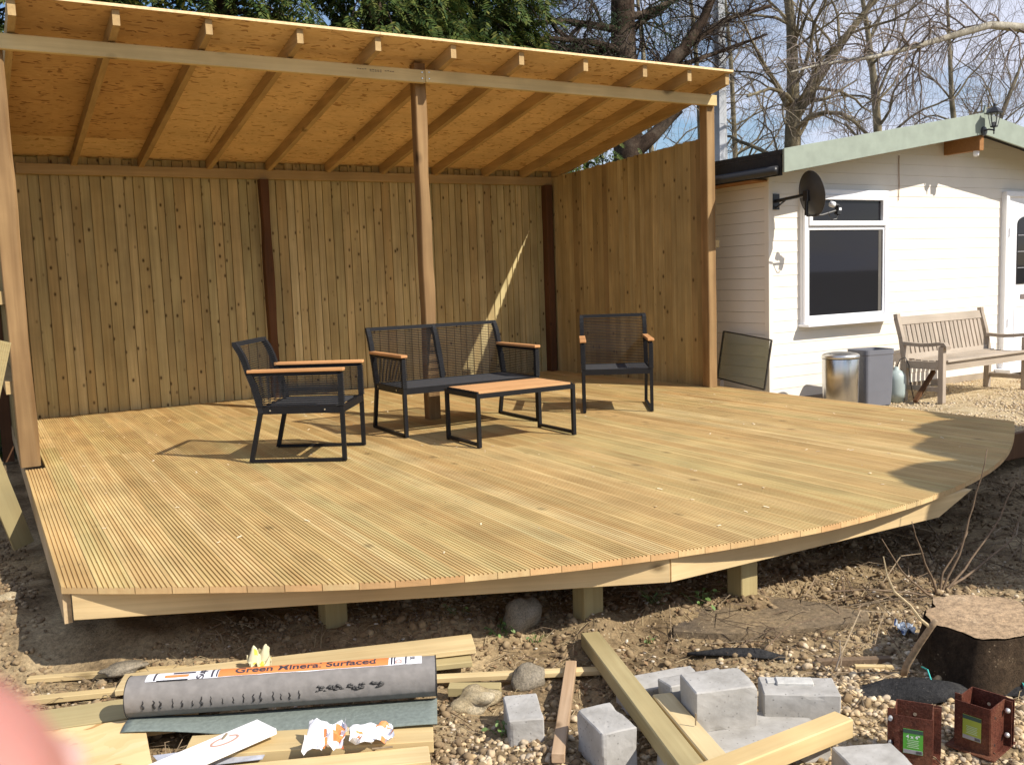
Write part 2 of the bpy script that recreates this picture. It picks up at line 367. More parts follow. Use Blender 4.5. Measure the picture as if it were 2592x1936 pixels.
def board_profile(w=0.1192, th=0.027, n=7, gw=0.0068, gd=0.0058):
    pts = [(0, -th), (0, -0.002), (0.0015, 0)]
    cell = w / n
    for k in range(1, n):
        c = k * cell
        pts += [(c - gw / 2, 0), (c - gw * 0.28, -gd), (c + gw * 0.28, -gd), (c + gw / 2, 0)]
    pts += [(w - 0.0015, 0), (w, -0.002), (w, -th)]
    return pts
PROF = board_profile()
deck = thing('deck', 'raised curved timber deck of grooved boards with pale fascia, bare of any railing', 'deck', (3.2, 6.3, 0))
def deck_board(x0, ya, yb, curved, dz=0):
    mb = MB(); n = len(PROF); ym = (ya + yb) / 2
    fr, bk = [], []
    for (px, pz) in PROF:
        y = fy(x0 + px) if curved else ya
        fr.append((px - PITCH / 2, y - ym, pz)); bk.append((px - PITCH / 2, yb - ym, pz))
    mb.v = fr + bk
    for i in range(n - 1): mb.f.append((i, n + i, n + i + 1, i + 1)); mb.m.append(0)
    mb.f.append((n - 1, 2 * n - 1, n, 0)); mb.m.append(0)
    mb.f.append(tuple(range(n))); mb.m.append(1)
    mb.f.append(tuple(range(2 * n - 1, n - 1, -1))); mb.m.append(1)
    return mb.build('decking_board', [M['deck'], M['deck_end']], deck, (x0 + PITCH / 2 - 3.2, ym - 6.3, dz))
for i in range(50):
    x0 = 0.2 + PITCH * i
    back = 6.74 if i == 0 else 9.555
    ya = fy(x0 + 0.06)
    cuts = {0: [], 1: [6.40], 2: [7.6], 3: [5.35, 8.8], 4: [6.95], 5: [8.2, ], 6: [5.9]}[0 if i == 0 else rnd.choice([1, 2, 3, 4, 5, 6])]
    ys = [ya] + [c for c in cuts if c > ya + 0.8] + [back]
    for k in range(len(ys) - 1):
        deck_board(x0, ys[k] + (0.0015 if k else 0), ys[k + 1] - 0.0015, k == 0, rnd.uniform(-0.0012, 0.0006))
def fascia(a, b, h0, h1, mat, thick=0.045, slope_end=0.0):
    a = Vector(a); b = Vector(b); d = (b - a); Ln = d.length; ang = math.atan2(d.y, d.x)
    mb = MB(); e = slope_end
    poly = [(0, h0), (Ln - e, h0), (Ln, h1), (0, h1)]
    mb.prism(poly, 0, thick, axis='y')
    return mb.build('fascia_board', mat, deck, (a.x - 3.2, a.y - 6.3, 0), (0, 0, ang), bevel=0.002)
fascia((0.232, 3.885), (2.368, 2.884), -0.135, -0.030, M['joist'])
fascia((2.374, 2.883), (4.335, 2.866), -0.135, -0.030, M['joist'], slope_end=0.26)
mbx = MB(); mbx.box((0.2165, 6.75, -0.092), (0.029, 5.66, 0.124)); mbx.build('fascia_board', wood('side_fascia_timber', [(0.50, 0.36, 0.18)], (0.34, 0.21, 0.09), 'y', knots=0.5), deck, (-3.2, -6.3, 0))
mbx = MB(); mbx.box((6.255, 6.75, -0.085), (0.045, 5.6, 0.10)); mbx.build('fascia_board', M['rafter'], deck, (-3.2, -6.3, 0))
for (jx, jy) in [(0.9, 3.9), (1.5, 3.6), (2.1, 3.4), (2.7, 3.3), (3.3, 3.2), (3.9, 3.2), (4.5, 3.3), (5.1, 3.45), (5.7, 3.8)]:
    mbx = MB(); mbx.box((jx, (jy + 9.5) / 2, -0.084), (0.045, 9.5 - jy, 0.10)); mbx.build('joist', M['rafter'], deck, (-3.2, -6.3, 0))
for (px, py) in [(1.215, 3.72), (2.175, 3.20), (2.915, 3.04), (4.6, 3.75), (5.9, 4.3), (0.5, 5.6), (2.3, 5.6), (4.2, 5.6), (6.1, 6.1)]:
    mbx = MB(); mbx.box((0, 0, -0.345), (0.097, 0.097, 0.425)); mbx.build('support_post', M['greenz'], deck, (px - 3.2, py - 6.3, 0), (0, 0, rnd.uniform(-.05, .05)), bevel=0.004)

mb = MB()
for jy in (4.2, 4.8, 5.4, 6.0, 6.6, 7.2, 7.8, 8.4, 9.0):
    for i in range(50):
        for u in (.26, .76):
            x = .2 + PITCH * (i + u)
            if jy > fy(x) + .05:
                y = jy + rnd.uniform(-.012, .012); x += rnd.uniform(-.004, .004); q = .0042
                mb.add([(x - 3.2 + q * math.cos(k * PI / 3), y - 6.3 + q * math.sin(k * PI / 3), .0012) for k in range(6)], [(0, 1, 2, 3, 4, 5)])
mc = MB(); rc = random.Random(77)
for k in range(150):
    x, y = rc.uniform(.4, 6.0), rc.uniform(2.9, 9.2)
    if y < fy(x) + .05: continue
    a = rc.uniform(0, 6.28); q = rc.uniform(.004, .014); mc.box((x - 3.2, y - 6.3, .0035), (q * 2, q * .7, .002), (0, rc.uniform(-.3, .3), a))
tag(mc.build('sawdust_chip', plain('pale_chip', (.74, .62, .42), .9, 0, .2), deck), kind='stuff')
tag(mb.build('screw_head', plain('gold_screw', (.55, .45, .28), .35, .7, .1), deck), kind='stuff')

# ------------------------------------------------------------------ lean-to shelter
sh = thing('lean_to_shelter', 'open-fronted timber lean-to roof of strand board on three rough posts', 'shelter', (3.2, 6.9, 0))
def wonky_post(name, x0, x1, y0, y1, z0, z1, mat, parent, off=(0, 0, 0), amp=0.006, seed=0, wane=0.0):
    mb = MB(); n = 16; r = random.Random(seed)
    rings = []
    for k in range(n + 1):
        z = z0 + (z1 - z0) * k / n
        j = [mnoise.noise(Vector((seed * 7.7 + q * 3, 0.9 * z * 2.2, 0))) * amp for q in range(4)]
        w = wane * max(0, mnoise.noise(Vector((seed + 20, z * 1.7, 5))) + 0.15)
        ring = [(x0 + j[0], y0 + 0.006 + j[1] * .4, z), (x0 + 0.006 + j[0], y0 + j[1] * .4, z), (x1 - 0.006 - w + j[2], y0 + j[1] * .4, z), (x1 + j[2], y0 + 0.006 + w * 1.2 + j[1] * .4, z), (x1 + j[2], y1, z), (x0 + j[0], y1, z)]
        rings += ring
    mb.v = rings; c = 6
    for k in range(n):
        for q in range(c):
            q2 = (q + 1) % c
            mb.f.append((k * c + q, k * c + q2, (k + 1) * c + q2, (k + 1) * c + q)); mb.m.append(0)
    mb.f.append(tuple(c - 1 - q for q in range(c))); mb.f.append(tuple(n * c + q for q in range(c))); mb.m += [0, 0]
    return mb.build(name, mat, parent, (-off[0], -off[1], -off[2]))
o_ = (3.2, 6.9, 0)
wonky_post('post', .178, .300, 6.835, 6.935, 0.0, 2.70, M['post'], sh, o_, seed=1, wane=0.05, amp=0.010)
wonky_post('post', 3.160, 3.258, 6.868, 6.965, 0.0, 2.835, M['post'], sh, o_, seed=2, wane=0.05, amp=0.008)
wonky_post('post', 6.150, 6.250, 6.835, 6.935, 0.0, 2.70, M['post'], sh, o_, seed=3, amp=0.004)
mbx = MB(); mbx.box((1.70, 6.807, 2.716), (3.02, 0.045, 0.097)); mbx.build('header_beam', M['beam'], sh, (-3.2, -6.9, 0), bevel=0.003)
mbx = MB(); mbx.box((4.725, 6.807, 2.722), (3.02, 0.045, 0.097)); mbx.build('header_beam', M['beam'], sh, (-3.2, -6.9, 0), bevel=0.003)
for sx, sz in ((3.185, 2.745), (3.185, 2.70), (3.245, 2.75), (3.245, 2.70)):
    mbx = MB(); mbx.tube([(sx, 6.7835, sz), (sx, 6.781, sz)], 0.005, 6); mbx.build('screw', M['chrome'], sh, (-3.2, -6.9, 0))
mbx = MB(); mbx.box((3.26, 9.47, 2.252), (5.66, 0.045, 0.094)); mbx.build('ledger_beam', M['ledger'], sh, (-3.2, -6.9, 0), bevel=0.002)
RX = [.356, .948, 1.527, 2.152, 2.738, 3.357, 3.965, 4.587, 5.21, 5.71, 6.16]
YF, ZF, SL = 6.565, 2.820, 0.185
def rz_(y): return ZF - SL * (y - YF)
me_r = None
for x in RX:
    if me_r is None:
        mb = MB(); y1 = 9.496; vs = []
        for yy, q in ((0, 0), (y1 - YF, 0)):
            z = -SL * yy
            vs += [(-.0225, yy, z), (.0225, yy, z), (.0225, yy, z + .097), (-.0225, yy, z + .097)]
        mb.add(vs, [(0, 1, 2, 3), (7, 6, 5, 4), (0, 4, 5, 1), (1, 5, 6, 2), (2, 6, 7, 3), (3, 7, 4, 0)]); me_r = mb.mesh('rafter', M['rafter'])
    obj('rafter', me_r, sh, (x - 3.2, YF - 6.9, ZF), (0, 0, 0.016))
xs = [.33, 1.527, 2.745, 3.965, 5.205, 6.20]
for i in range(5):
    for j, (ya, yb) in enumerate(((6.525, 8.985), (8.988, 9.66))):
        mb = MB(); z = lambda y: rz_(y) + .0995
        a, b2 = xs[i] + .0012, xs[i + 1] - .0012
        vs = [(a, ya, z(ya)), (b2, ya, z(ya)), (b2, yb, z(yb)), (a, yb, z(yb))]
        vs += [(p[0], p[1], p[2] + .018) for p in vs]
        mb.add(vs, [(3, 2, 1, 0), (4, 5, 6, 7)], 0); mb.add(vs, [(0, 1, 5, 4), (1, 2, 6, 5), (2, 3, 7, 6), (3, 0, 4, 7)], 1)
        wet = (i == 0 and j == 0)
        p = mb.build('roof_board', [M['osb_wet'] if wet else M['osb'], M['osb_edge']], sh, (-3.2, -6.9, 0))
        if wet: p['label'] = 'darker damp strand board panel'

mb = MB()
for k in range(15):
    if k in (4, 10): continue
    x = 2.655 + k * .0205
    mb.box((x, 6.7838, 2.732 + (k % 3 == 0) * .002), (.014, .0012, .0055))
    if 4 < k < 10: mb.box((x, 6.7838, 2.722), (.015, .0012, .0045))
tag(mb.build('timber_stamp', plain('faded_stamp_ink', (.20, .15, .10), .9), sh, (-3.2, -6.9, 0)), kind='stuff')
mb = MB()
for xx in (1.985, 2.03, 2.195):
    for k in range(17):
        y = 8.55 + k * .028; z = rz_(y) + .0995
        mb.box((xx + (k % 2) * .004, y, z - .0006), (.018 if k % 4 else .010, .016, .001), (-math.atan(SL), 0, 0))
tag(mb.build('board_stamp', plain('brown_stamp_ink', (.34, .19, .08), .9), sh, (-3.2, -6.9, 0)), kind='stuff')

# ------------------------------------------------------------------ fences
def fence_board_mesh(w, h, mat, name='fence_board'):
    mb = MB()   # feather-edge: thick at one side, a deep recess at the other where the next board laps
    sec = [(0, -.008), (w - .0155, .002), (w - .0145, .015), (w, .016), (w, .020), (0, .020)]; n = len(sec)
    mb.v = [(x, y, 0) for x, y in sec] + [(x, y, h) for x, y in sec]
    for i in range(n): mb.f.append((i, (i + 1) % n, n + (i + 1) % n, n + i)); mb.m.append(0)
    mb.f.append(tuple(range(n - 1, -1, -1))); mb.f.append(tuple(range(n, 2 * n))); mb.m += [0, 0]
    return mb.mesh(name, mat)
fb = thing('board_fence', 'long back fence of upright knotty boards under the lean-to roof', 'fence', (3.2, 9.5, 0))
x = 0.27; var = {}
while x < 6.14:
    w = rnd.choice([.086, .092, .098, .080, .102, .072]); w = min(w, 6.15 - x)
    if w < .03: break
    kk = round(w, 3)
    if kk not in var: var[kk] = fence_board_mesh(w + .010, 2.43, M['fence'])
    obj('fence_board', var[kk], fb, (x - 3.2, 0.012 + rnd.uniform(-.002, .002), -.06 + rnd.uniform(-.012, .012)), (0, 0, 0))
    x += w
wonky_post('fence_post', 2.585, 2.668, 9.405, 9.508, -.05, 2.20, M['post_dark'], fb, (3.2, 9.5, 0), seed=9, amp=0.012)
wonky_post('fence_post', 5.955, 6.04, 9.40, 9.508, -.05, 2.205, M['post_dark'], fb, (3.2, 9.5, 0), seed=11, amp=0.004)
for zr in (0.35, 1.2, 2.05):
    mbx = MB(); mbx.box((3.2, 9.556, zr), (5.9, .04, .08)); mbx.build('fence_rail', M['ledger'], fb, (-3.2, -9.5, 0))
fs = thing('board_fence', 'side fence of reddish brown boards between the corner and the right-hand post', 'fence', (6.128, 8.2, 0), PI / 2 + .0508)
y = 6.94; var = {}
while y < 9.50:
    w = rnd.choice([.086, .092, .098, .080, .105]); w = min(w, 9.50 - y)
    if w < .03: break
    kk = round(w, 3)
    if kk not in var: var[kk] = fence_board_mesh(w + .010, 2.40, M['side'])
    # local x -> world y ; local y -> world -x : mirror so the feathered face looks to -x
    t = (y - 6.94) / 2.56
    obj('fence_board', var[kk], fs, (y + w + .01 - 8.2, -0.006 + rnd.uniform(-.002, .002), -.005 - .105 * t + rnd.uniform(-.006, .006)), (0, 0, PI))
    y += w
for zr in (0.35, 1.2, 2.05):
    mbx = MB(); mbx.box((0, -.052, zr), (2.5, .04, .08)); mbx.build('fence_rail', M['ledger'], fs)
mbx = MB(); mbx.box((-1.27 + .0, -.145, 1.39), (.05, .05, .07)); mbx.build('rail_offcut', M['fresh'], fs)
fl = thing('board_fence', 'dark left end fence seen edge on behind the leftmost post', 'fence', (.2, 8.2, 0), PI / 2)
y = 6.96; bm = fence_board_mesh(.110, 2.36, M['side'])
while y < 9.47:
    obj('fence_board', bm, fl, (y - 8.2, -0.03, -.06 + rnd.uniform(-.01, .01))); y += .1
for zr in (0.53, 1.115, 1.9):
    mbx = MB(); mbx.box((0, .028, zr), (2.66, .07, .085)); mbx.build('fence_rail', M['ledger'], fl)
mbx = MB(); mbx.box((1.24, .04, 1.1), (.09, .09, 2.9)); mbx.build('fence_post', M['post_dark'], fl)
rl = MB().box((-.8, 0, 0), (1.75, .05, .09)).build('fence_rail', M['ledger'], None, (.10, 6.96, 1.12)); 
tag(rl, 'rough fence rail running off to the left from the leftmost post', 'rail')

# ------------------------------------------------------------------ rope furniture
TR = 0.0125
def side_profile(D=0.635):
    f, r = -D / 2, D / 2
    return dict(ff=(f, 0), ft=(f + .012, .578), rf=(r, 0), rs=(r - .097, .325), ra=(r - .034, .575), rt=(r + .045, .766), f=f, r=r)
def rope_seat(name, label, cat, W, loc, rz, group=None, centre=False):
    t = thing(name, label, cat, loc, rz, group); P = side_profile(); hw = W / 2 - TR
    back = [(P['rs'][0], P['rs'][1]), (P['r'] - .083, .40), (P['r'] - .062, .49), (P['ra'][0] + .002, .575), (P['r'] - .008, .66), (P['r'] + .012, .71), (P['rt'][0], .766)]
    def yback(z):
        for (a, za), (b, zb) in zip(back[:-1], back[1:]):
            if z <= zb: return a + (b - a) * (z - za) / (zb - za)
        return back[-1][0]
    for s in (-1, 1):
        x = s * hw; mb = MB(); w = .026
        mb.bar((x, P['ff'][0] + .012, .0135), (x, P['rf'][0] - .012, .0135), w, .018)
        mb.build('runner', M['metal_dark'], t)
        MB().bar((x, P['ff'][0] + .013, 0.006), (x, P['ft'][0] + .001, .578), w, .027, up=(0, 1, 0)).build('front_leg', M['metal_dark'], t)
        MB().bar((x, P['rf'][0] - .013, 0.006), (x, P['rs'][0], .35), w, .027, up=(0, 1, 0)).build('rear_leg', M['metal_dark'], t)
        mb = MB(); 
        for a, b in zip(back[:-1], back[1:]): mb.bar((x, a[0], a[1]), (x, b[0], b[1]), .03, .032, up=(0, 1, 0), ext=.003)
        for k in range(34):   # rope wound round the upright
            z = .37 + k * .0115; yy = yback(z); mb.bar((x - .018, yy, z), (x + .018, yy, z), .040, .008, up=(0, 0, 1))
        mb.build('back_upright', M['rope'], t)
        MB().bar((x, P['ft'][0], .572), (x, P['ra'][0], .572), w, .022).build('arm_frame', M['metal_dark'], t)
        MB().box((x, (P['ft'][0] + P['ra'][0]) / 2 - .008, .593), (.052, abs(P['ra'][0] - P['ft'][0]) + .035, .020)).build('armrest', wood_arm, t, bevel=.003)
        mb = MB()
        for k in range(15):
            z = .369 + k * .0137
            for dx in (-.0135, .0135):
                mb.tube([(x + dx, P['ft'][0] + .01, z + dx * .05), (x + dx, yback(z), z)], .0019, 4, False)
        for k in range(16):
            z = .368 + k * .0127; mb.bar((x - .018, P['ft'][0], z), (x + .018, P['ft'][0], z), .036, .008)
        tag(mb.build('arm_rope', M['rope'], t), kind='stuff')
        mb = MB()
        for yy in (P['f'] + .12, P['r'] - .16): mb.tube([(x + s * .0145, yy, .34), (x + s * .018, yy, .34)], .006, 6)
        mb.build('bolt', M['chrome'], t)
    mb = MB()
    mb.bar((-hw, P['f'] + .012, .338), (hw, P['f'] + .012, .338), .022, .044)
    mb.bar((-hw, P['rs'][0], .338), (hw, P['rs'][0], .338), .022, .044)
    for s in (-1, 1): mb.bar((s * hw, P['f'] + .012, .338), (s * hw, P['rs'][0], .338), .022, .044)
    mb.build('seat_frame', M['metal_dark'], t)
    MB().box((0, (P['f'] + P['rs'][0]) / 2 + .03, .350), (2 * hw - .03, P['rs'][0] - P['f'] - .07, .012)).build('seat', M['weave'], t)
    MB().bar((-hw, P['rt'][0] + .002, .768), (hw, P['rt'][0] + .002, .768), .030, .028, ext=.014).build('top_rail', M['rope'], t)
    mb = MB(); nb = 29
    for k in range(nb):
        z = .372 + k * (.385 / nb)
        yy = yback(z)
        for dy in (-.015, .015): mb.tube([(-hw, yy + dy, z + dy * .1), (hw, yy + dy, z)], .0019, 4, False)
    tag(mb.build('back_rope', M['rope'], t), kind='stuff')
    if centre:
        mb = MB()
        for a, b in zip(back[:-1], back[1:]): mb.bar((.0, a[0], a[1]), (.0, b[0], b[1]), .026, .03, up=(0, 1, 0), ext=.003)
        for k in range(30): z = .37 + k * .013; mb.bar((-.02, yback(z), z), (.02, yback(z), z), .04, .008)
        mb.build('centre_upright', M['rope'], t)
    return t
wood_arm = wood('teak_armrest', [(0.60, 0.31, 0.13), (0.66, 0.36, 0.16)], (0.45, 0.20, 0.08), 'y', knots=0, rough=0.55)
rope_seat('armchair', 'black rope armchair with orange teak arms seen side on, left of the sofa', 'armchair', .575, (1.874, 6.020, 0), math.radians(56.3), 'rope garden seats')
rope_seat('armchair', 'black rope armchair facing the camera in front of the side fence', 'armchair', .575, (4.677, 6.368, 0), math.radians(-33.7), 'rope garden seats')
rope_seat('garden_sofa', 'two-seat black rope sofa standing behind the coffee table', 'sofa', 1.150, (3.203, 6.468, 0), 0.0, None, True)
tb = thing('coffee_table', 'low coffee table with teak slat top and black metal loop legs', 'table', (3.237, 5.672, 0), 0.015)
TW, TD, TH = .795, .478, .372
for s in (-1, 1):
    x = s * (TW / 2 - .0125)
    for q in (-1, 1):
        MB().bar((x, q * (TD / 2 - .013), .004), (x, q * (TD / 2 - .013), TH - .004), .025, .026, up=(0, 1, 0)).build('leg', M['metal_dark'], tb)
    MB().bar((x, -TD / 2 + .026, .022), (x, TD / 2 - .026, .022), .025, .020).build('runner', M['metal_dark'], tb)
mb = MB()
for q in (-1, 1): mb.bar((-TW / 2 + .025, q * (TD / 2 - .012), TH - .022), (TW / 2 - .025, q * (TD / 2 - .012), TH - .022), .022, .030)
for s in (-1, 1): mb.bar((s * (TW / 2 - .012), -TD / 2 + .026, TH - .022), (s * (TW / 2 - .012), TD / 2 - .026, TH - .022), .024, .030)
mb.build('table_frame', M['metal_dark'], tb)
sw = (TD - .034) / 7
for k in range(7):
    yc = -TD / 2 + .017 + sw * (k + .5)
    MB().box((0, 0, 0), (TW - .052, sw - .006, .014)).build('slat', M['teak'], tb, (0, yc, TH), bevel=.0015)
    for s in (-1, 1): MB().box((0, 0, 0), (.012, sw - .008, .012)).build('slat_cap', M['metal_dark'], tb, (s * (TW / 2 - .018), yc, TH))
# ------------------------------------------------------------------ cream timber chalet on the right
AX, ATOP, RS = 9.39, 2.683, 0.163
hs = thing('timber_chalet', 'white weatherboarded chalet with sage green bargeboards and shallow felt roof', 'house', (9.39, 9.3, -.225))
HO = (-9.39, -9.3, .225)
def roofu(x): return ATOP - RS * abs(x - AX) - .045
def clad_front(z, g=.112):
    z1 = z + g - .002
    def lim(zz):
        d = (ATOP - .05 - zz) / RS
        return max(6.72, AX - d), min(12.06, AX + d)
    a0, b0 = lim(z); a1, b1 = lim(z1)
    if b1 - a1 < .1: return
    mb = MB()
    pf = [(a0, z), (b0, z), (b1, z1), (a1, z1)]
    vs = [(x, 6.600, zz) for x, zz in pf[:2]] + [(x, 6.604, zz) for x, zz in pf[2:]] + [(x, 6.625, zz) for x, zz in pf]
    mb.add(vs, [(0, 1, 2, 3), (7, 6, 5, 4), (0, 4, 5, 1), (1, 5, 6, 2), (2, 6, 7, 3), (3, 7, 4, 0)])
    mb.build('cladding_board', M['siding'], hs, HO)
z = -.17
while z < 2.55: clad_front(z); z += .112
mes = MB().add([(6.700, 6.64, 0), (6.700, 12.2, 0), (6.704, 12.2, .107), (6.704, 6.64, .107), (6.72, 6.64, 0), (6.72, 12.2, 0), (6.72, 12.2, .106), (6.72, 6.64, .106)],
               [(3, 2, 1, 0), (4, 5, 6, 7), (0, 1, 5, 4), (1, 2, 6, 5), (2, 3, 7, 6), (3, 0, 4, 7)]).mesh('cladding_board', M['siding'])
z = -.17
while z < 2.12: obj('cladding_board', mes, hs, (HO[0], HO[1], HO[2] + z)); z += .110
MB().box((9.39, 9.45, 1.0), (5.30, 5.62, 2.42)).build('wall_core', plain('dark_wall_void', (.35, .33, .30), .9), hs, HO)
MB().box((6.722, 6.615, .98), (.055, .06, 2.36)).build('corner_trim', M['siding'], hs, HO, bevel=.003)
MB().box((9.39, 6.63, -.21), (5.4, .08, .10)).build('plinth', plain('plinth_concrete', (.33, .27, .2), .9, bumps=.3), hs, HO)
for s in (-1, 1):
    mb = MB(); xe = AX + s * 2.94
    def zt(x): return ATOP - RS * abs(x - AX)
    poly = [(AX, zt(AX)), (xe, zt(xe)), (xe, zt(xe) - .215), (AX, zt(AX) - .222)]
    mb.prism(poly if s < 0 else poly[::-1], 6.150, 6.172, axis='y'); mb.build('bargeboard', M['sage'], hs, HO, bevel=.002)
    mb = MB(); vs = []
    for y in (6.174, 12.35):
        vs += [(AX, y, ATOP - .004), (xe, y, zt(xe) - .004), (xe, y, zt(xe) - .044), (AX, y, ATOP - .044)]
    mb.add(vs, [(0, 1, 2, 3), (7, 6, 5, 4), (0, 4, 5, 1), (1, 5, 6, 2), (2, 6, 7, 3), (3, 7, 4, 0)])
    mb.build('roof_slope', M['felt_black'], hs, HO)
    MB().box((xe - s * .012, 9.27, zt(xe) - .14), (.022, 6.15, .19)).build('eaves_board', M['felt_black'], hs, HO)
    mb = MB(); mb.tube([(xe + s * .045, 6.2, zt(xe) - .19), (xe + s * .045, 12.3, zt(xe) - .20)], .042, 10); mb.build('gutter', M['black'], hs, HO, smooth=True)
    MB().box((xe - s * .14, 9.4, zt(xe) - .235), (.24, 5.6, .012)).build('soffit', M['brownbeam'], hs, HO)
MB().add([(9.37, 6.150, 2.66), (9.415, 6.150, 2.672), (9.405, 6.150, 2.765), (9.37, 6.172, 2.66), (9.415, 6.172, 2.672), (9.405, 6.172, 2.765)], [(0, 1, 2), (5, 4, 3), (0, 3, 4, 1), (1, 4, 5, 2), (2, 5, 3, 0)]).build('ridge_tip', M['sage'], hs, HO)
MB().box((9.39, 6.39, 2.375), (.07, .42, .15)).build('ridge_beam', M['brownbeam'], hs, HO)
MB().lathe([(.0, -.06), (.024, -.055), (.030, -.03), (.030, .0), (.022, .012)], 14).build('bulkhead_lamp', M['white'], hs, (9.39 + HO[0], 6.24 + HO[1], 2.30 + HO[2]), smooth=True)
MB().tube([(8.60, 6.594, 2.27), (8.60, 6.592, 2.13), (8.605, 6.592, 1.98), (8.60, 6.592, 1.80)], .004, 5).build('cable', M['brownbeam'], hs, HO)
# window
wi = MB().box((7.752, 6.585, 1.222), (1.250, .04, 1.355)).build('window', M['white'], hs, HO, bevel=.004)
def frame_rect(mb, x0, x1, z0, z1, w, y0, y1):
    mb.box(((x0 + x1) / 2, (y0 + y1) / 2, z1 - w / 2), (x1 - x0, y1 - y0, w)); mb.box(((x0 + x1) / 2, (y0 + y1) / 2, z0 + w / 2), (x1 - x0, y1 - y0, w))
    for xx in (x0 + w / 2, x1 - w / 2): mb.box((xx, (y0 + y1) / 2, (z0 + z1) / 2), (w, y1 - y0 - .001, z1 - z0 - 2 * w))
mb = MB(); frame_rect(mb, 7.130, 8.374, .570, 1.895, .052, 6.535, 6.564); mb.build('frame', M['white'], wi, bevel=.003)
mb = MB(); frame_rect(mb, 7.184, 8.320, 1.535, 1.842, .050, 6.522, 6.563); mb.build('fanlight_frame', M['white'], wi, bevel=.004)
mb = MB(); frame_rect(mb, 7.184, 8.320, .626, 1.516, .022, 6.545, 6.563); mb.build('frame', M['white'], wi, bevel=.003)
MB().box((7.752, 6.559, 1.69), (1.03, .008, .21)).build('pane', M['pane'], wi)
MB().box((7.752, 6.560, 1.07), (1.09, .006, .85)).build('pane', M['pane'], wi)
MB().box((8.262, 6.556, 1.07), (.045, .003, .845)).build('reflection_strip', plain('painted_reflection', (.11, .10, .085), .5), wi)  # reflection of the window side, painted as a paler strip over the glass
MB().box((7.752, 6.535, .556), (1.29, .14, .026)).build('sill', M['white'], wi, bevel=.003)
# door
do = MB().box((10.90, 6.588, .89), (.94, .04, 2.06)).build('door', M['white'], hs, HO, bevel=.004)
mb = MB(); frame_rect(mb, 10.425, 11.385, -.16, 1.925, .062, 6.535, 6.567); mb.build('door_frame', M['white'], do, bevel=.003)
arch = [(10.69, .85), (11.14, .85)] + [(10.915 + .225 * math.cos(a), 1.56 + .09 * math.sin(a)) for a in [PI * k / 10 for k in range(11)]]
MB().prism(arch, 6.556, 6.566, axis='y').build('pane', M['pane'], do)
mb = MB()
for k in range(4): mb.box((10.915, 6.553, .85 + .19 * (k + 1) - .19 * (k == 3) * 0), (.45, .006, .007)) if k < 3 else None
for k in (1, 2): mb.box((10.69 + .15 * k, 6.553, 1.22), (.007, .006, .74))
mb.build('leading', plain('lead_strip', (.35, .35, .38), .5), do)
MB().box((10.915, 6.560, .70), (.27, .012, .055)).build('letterbox', plain('letterbox_bronze', (.30, .24, .22), .4, .6), do, bevel=.003)
for zz in (1.45, .4): MB().box((10.487, 6.53, zz), (.022, .018, .10)).build('hinge', M['white'], do)
MB().box((10.9, 6.50, -.155), (1.1, .20, .04)).build('doorstep', M['white'], hs, HO, bevel=.004)
for nm, poly in (('panel_moulding', (10.66, 11.17, .10, .60)),):
    mb = MB(); frame_rect(mb, poly[0], poly[1], poly[2], poly[3], .02, 6.560, 6.567); mb.build(nm, M['white'], do)

# satellite dish
sd = thing('satellite_dish', 'dark oval satellite dish on a wall bracket beside the chalet window', 'satellite dish', (6.80, 6.6, 1.79))
SO = Vector((6.80, 6.6, 1.79))
nrm = Vector((.965, -.235, .16)).normalized()
q = nrm.to_track_quat('Z', 'Y')
mb = MB(); pr = [(0.0, 0), (.05, .002), (.10, .008), (.15, .018), (.19, .030), (.208, .038), (.215, .036)]
prof = [(r, z_) for r, z_ in pr] + [(r, z_ - .004) for r, z_ in pr[::-1]]
mb.lathe(prof, 40); mb.v = [(v[0] * .94, v[1], v[2]) for v in mb.v]
d = mb.build('reflector', M['dish'], sd, Vector((6.817, 6.2, 1.804)) - SO, smooth=True); d.rotation_mode = 'QUATERNION'; d.rotation_quaternion = q
mb = MB(); mb.tube([(6.795, 6.60, 1.775), (6.795, 6.45, 1.785), (6.80, 6.24, 1.80)], .017, 8); mb.box((6.795, 6.592, 1.77), (.09, .012, .15)); mb.tube([(6.795, 6.59, 1.71), (6.795, 6.45, 1.782)], .008, 6)
mb.build('wall_bracket', M['black'], sd, -SO)
mb = MB(); mb.box((6.802, 6.215, 1.79), (.035, .06, .10)); mb.bar((6.795, 6.205, 1.76), (6.785, 6.20, 1.61), .03, .025, up=(1, 0, 0)); mb.build('mount', M['black'], sd, -SO, bevel=.004)
mb = MB(); mb.tube([(6.785, 6.195, 1.605), (6.95, 6.16, 1.612), (7.10, 6.13, 1.65)], .009, 6); mb.build('feed_arm', M['dish'], sd, -SO)
mb = MB(); mb.tube([(7.045, 6.145, 1.715), (7.085, 6.137, 1.705)], .028, 12); mb.build('feed_horn', M['white'], sd, -SO, smooth=True)
mb = MB(); mb.tube([(7.085, 6.137, 1.705), (7.13, 6.13, 1.695)], .02, 10); mb.box((7.128, 6.125, 1.655), (.05, .04, .085), (0, .2, 0)); mb.tube([(7.12, 6.12, 1.615), (7.10, 6.12, 1.575), (7.06, 6.13, 1.565), (7.03, 6.14, 1.60), (7.01, 6.145, 1.64)], .005, 6)
mb.build('receiver', M['black'], sd, -SO)
MB().box((7.13, 6.103, 1.664), (.032, .003, .024)).build('label_plate', M['white'], sd, -SO)

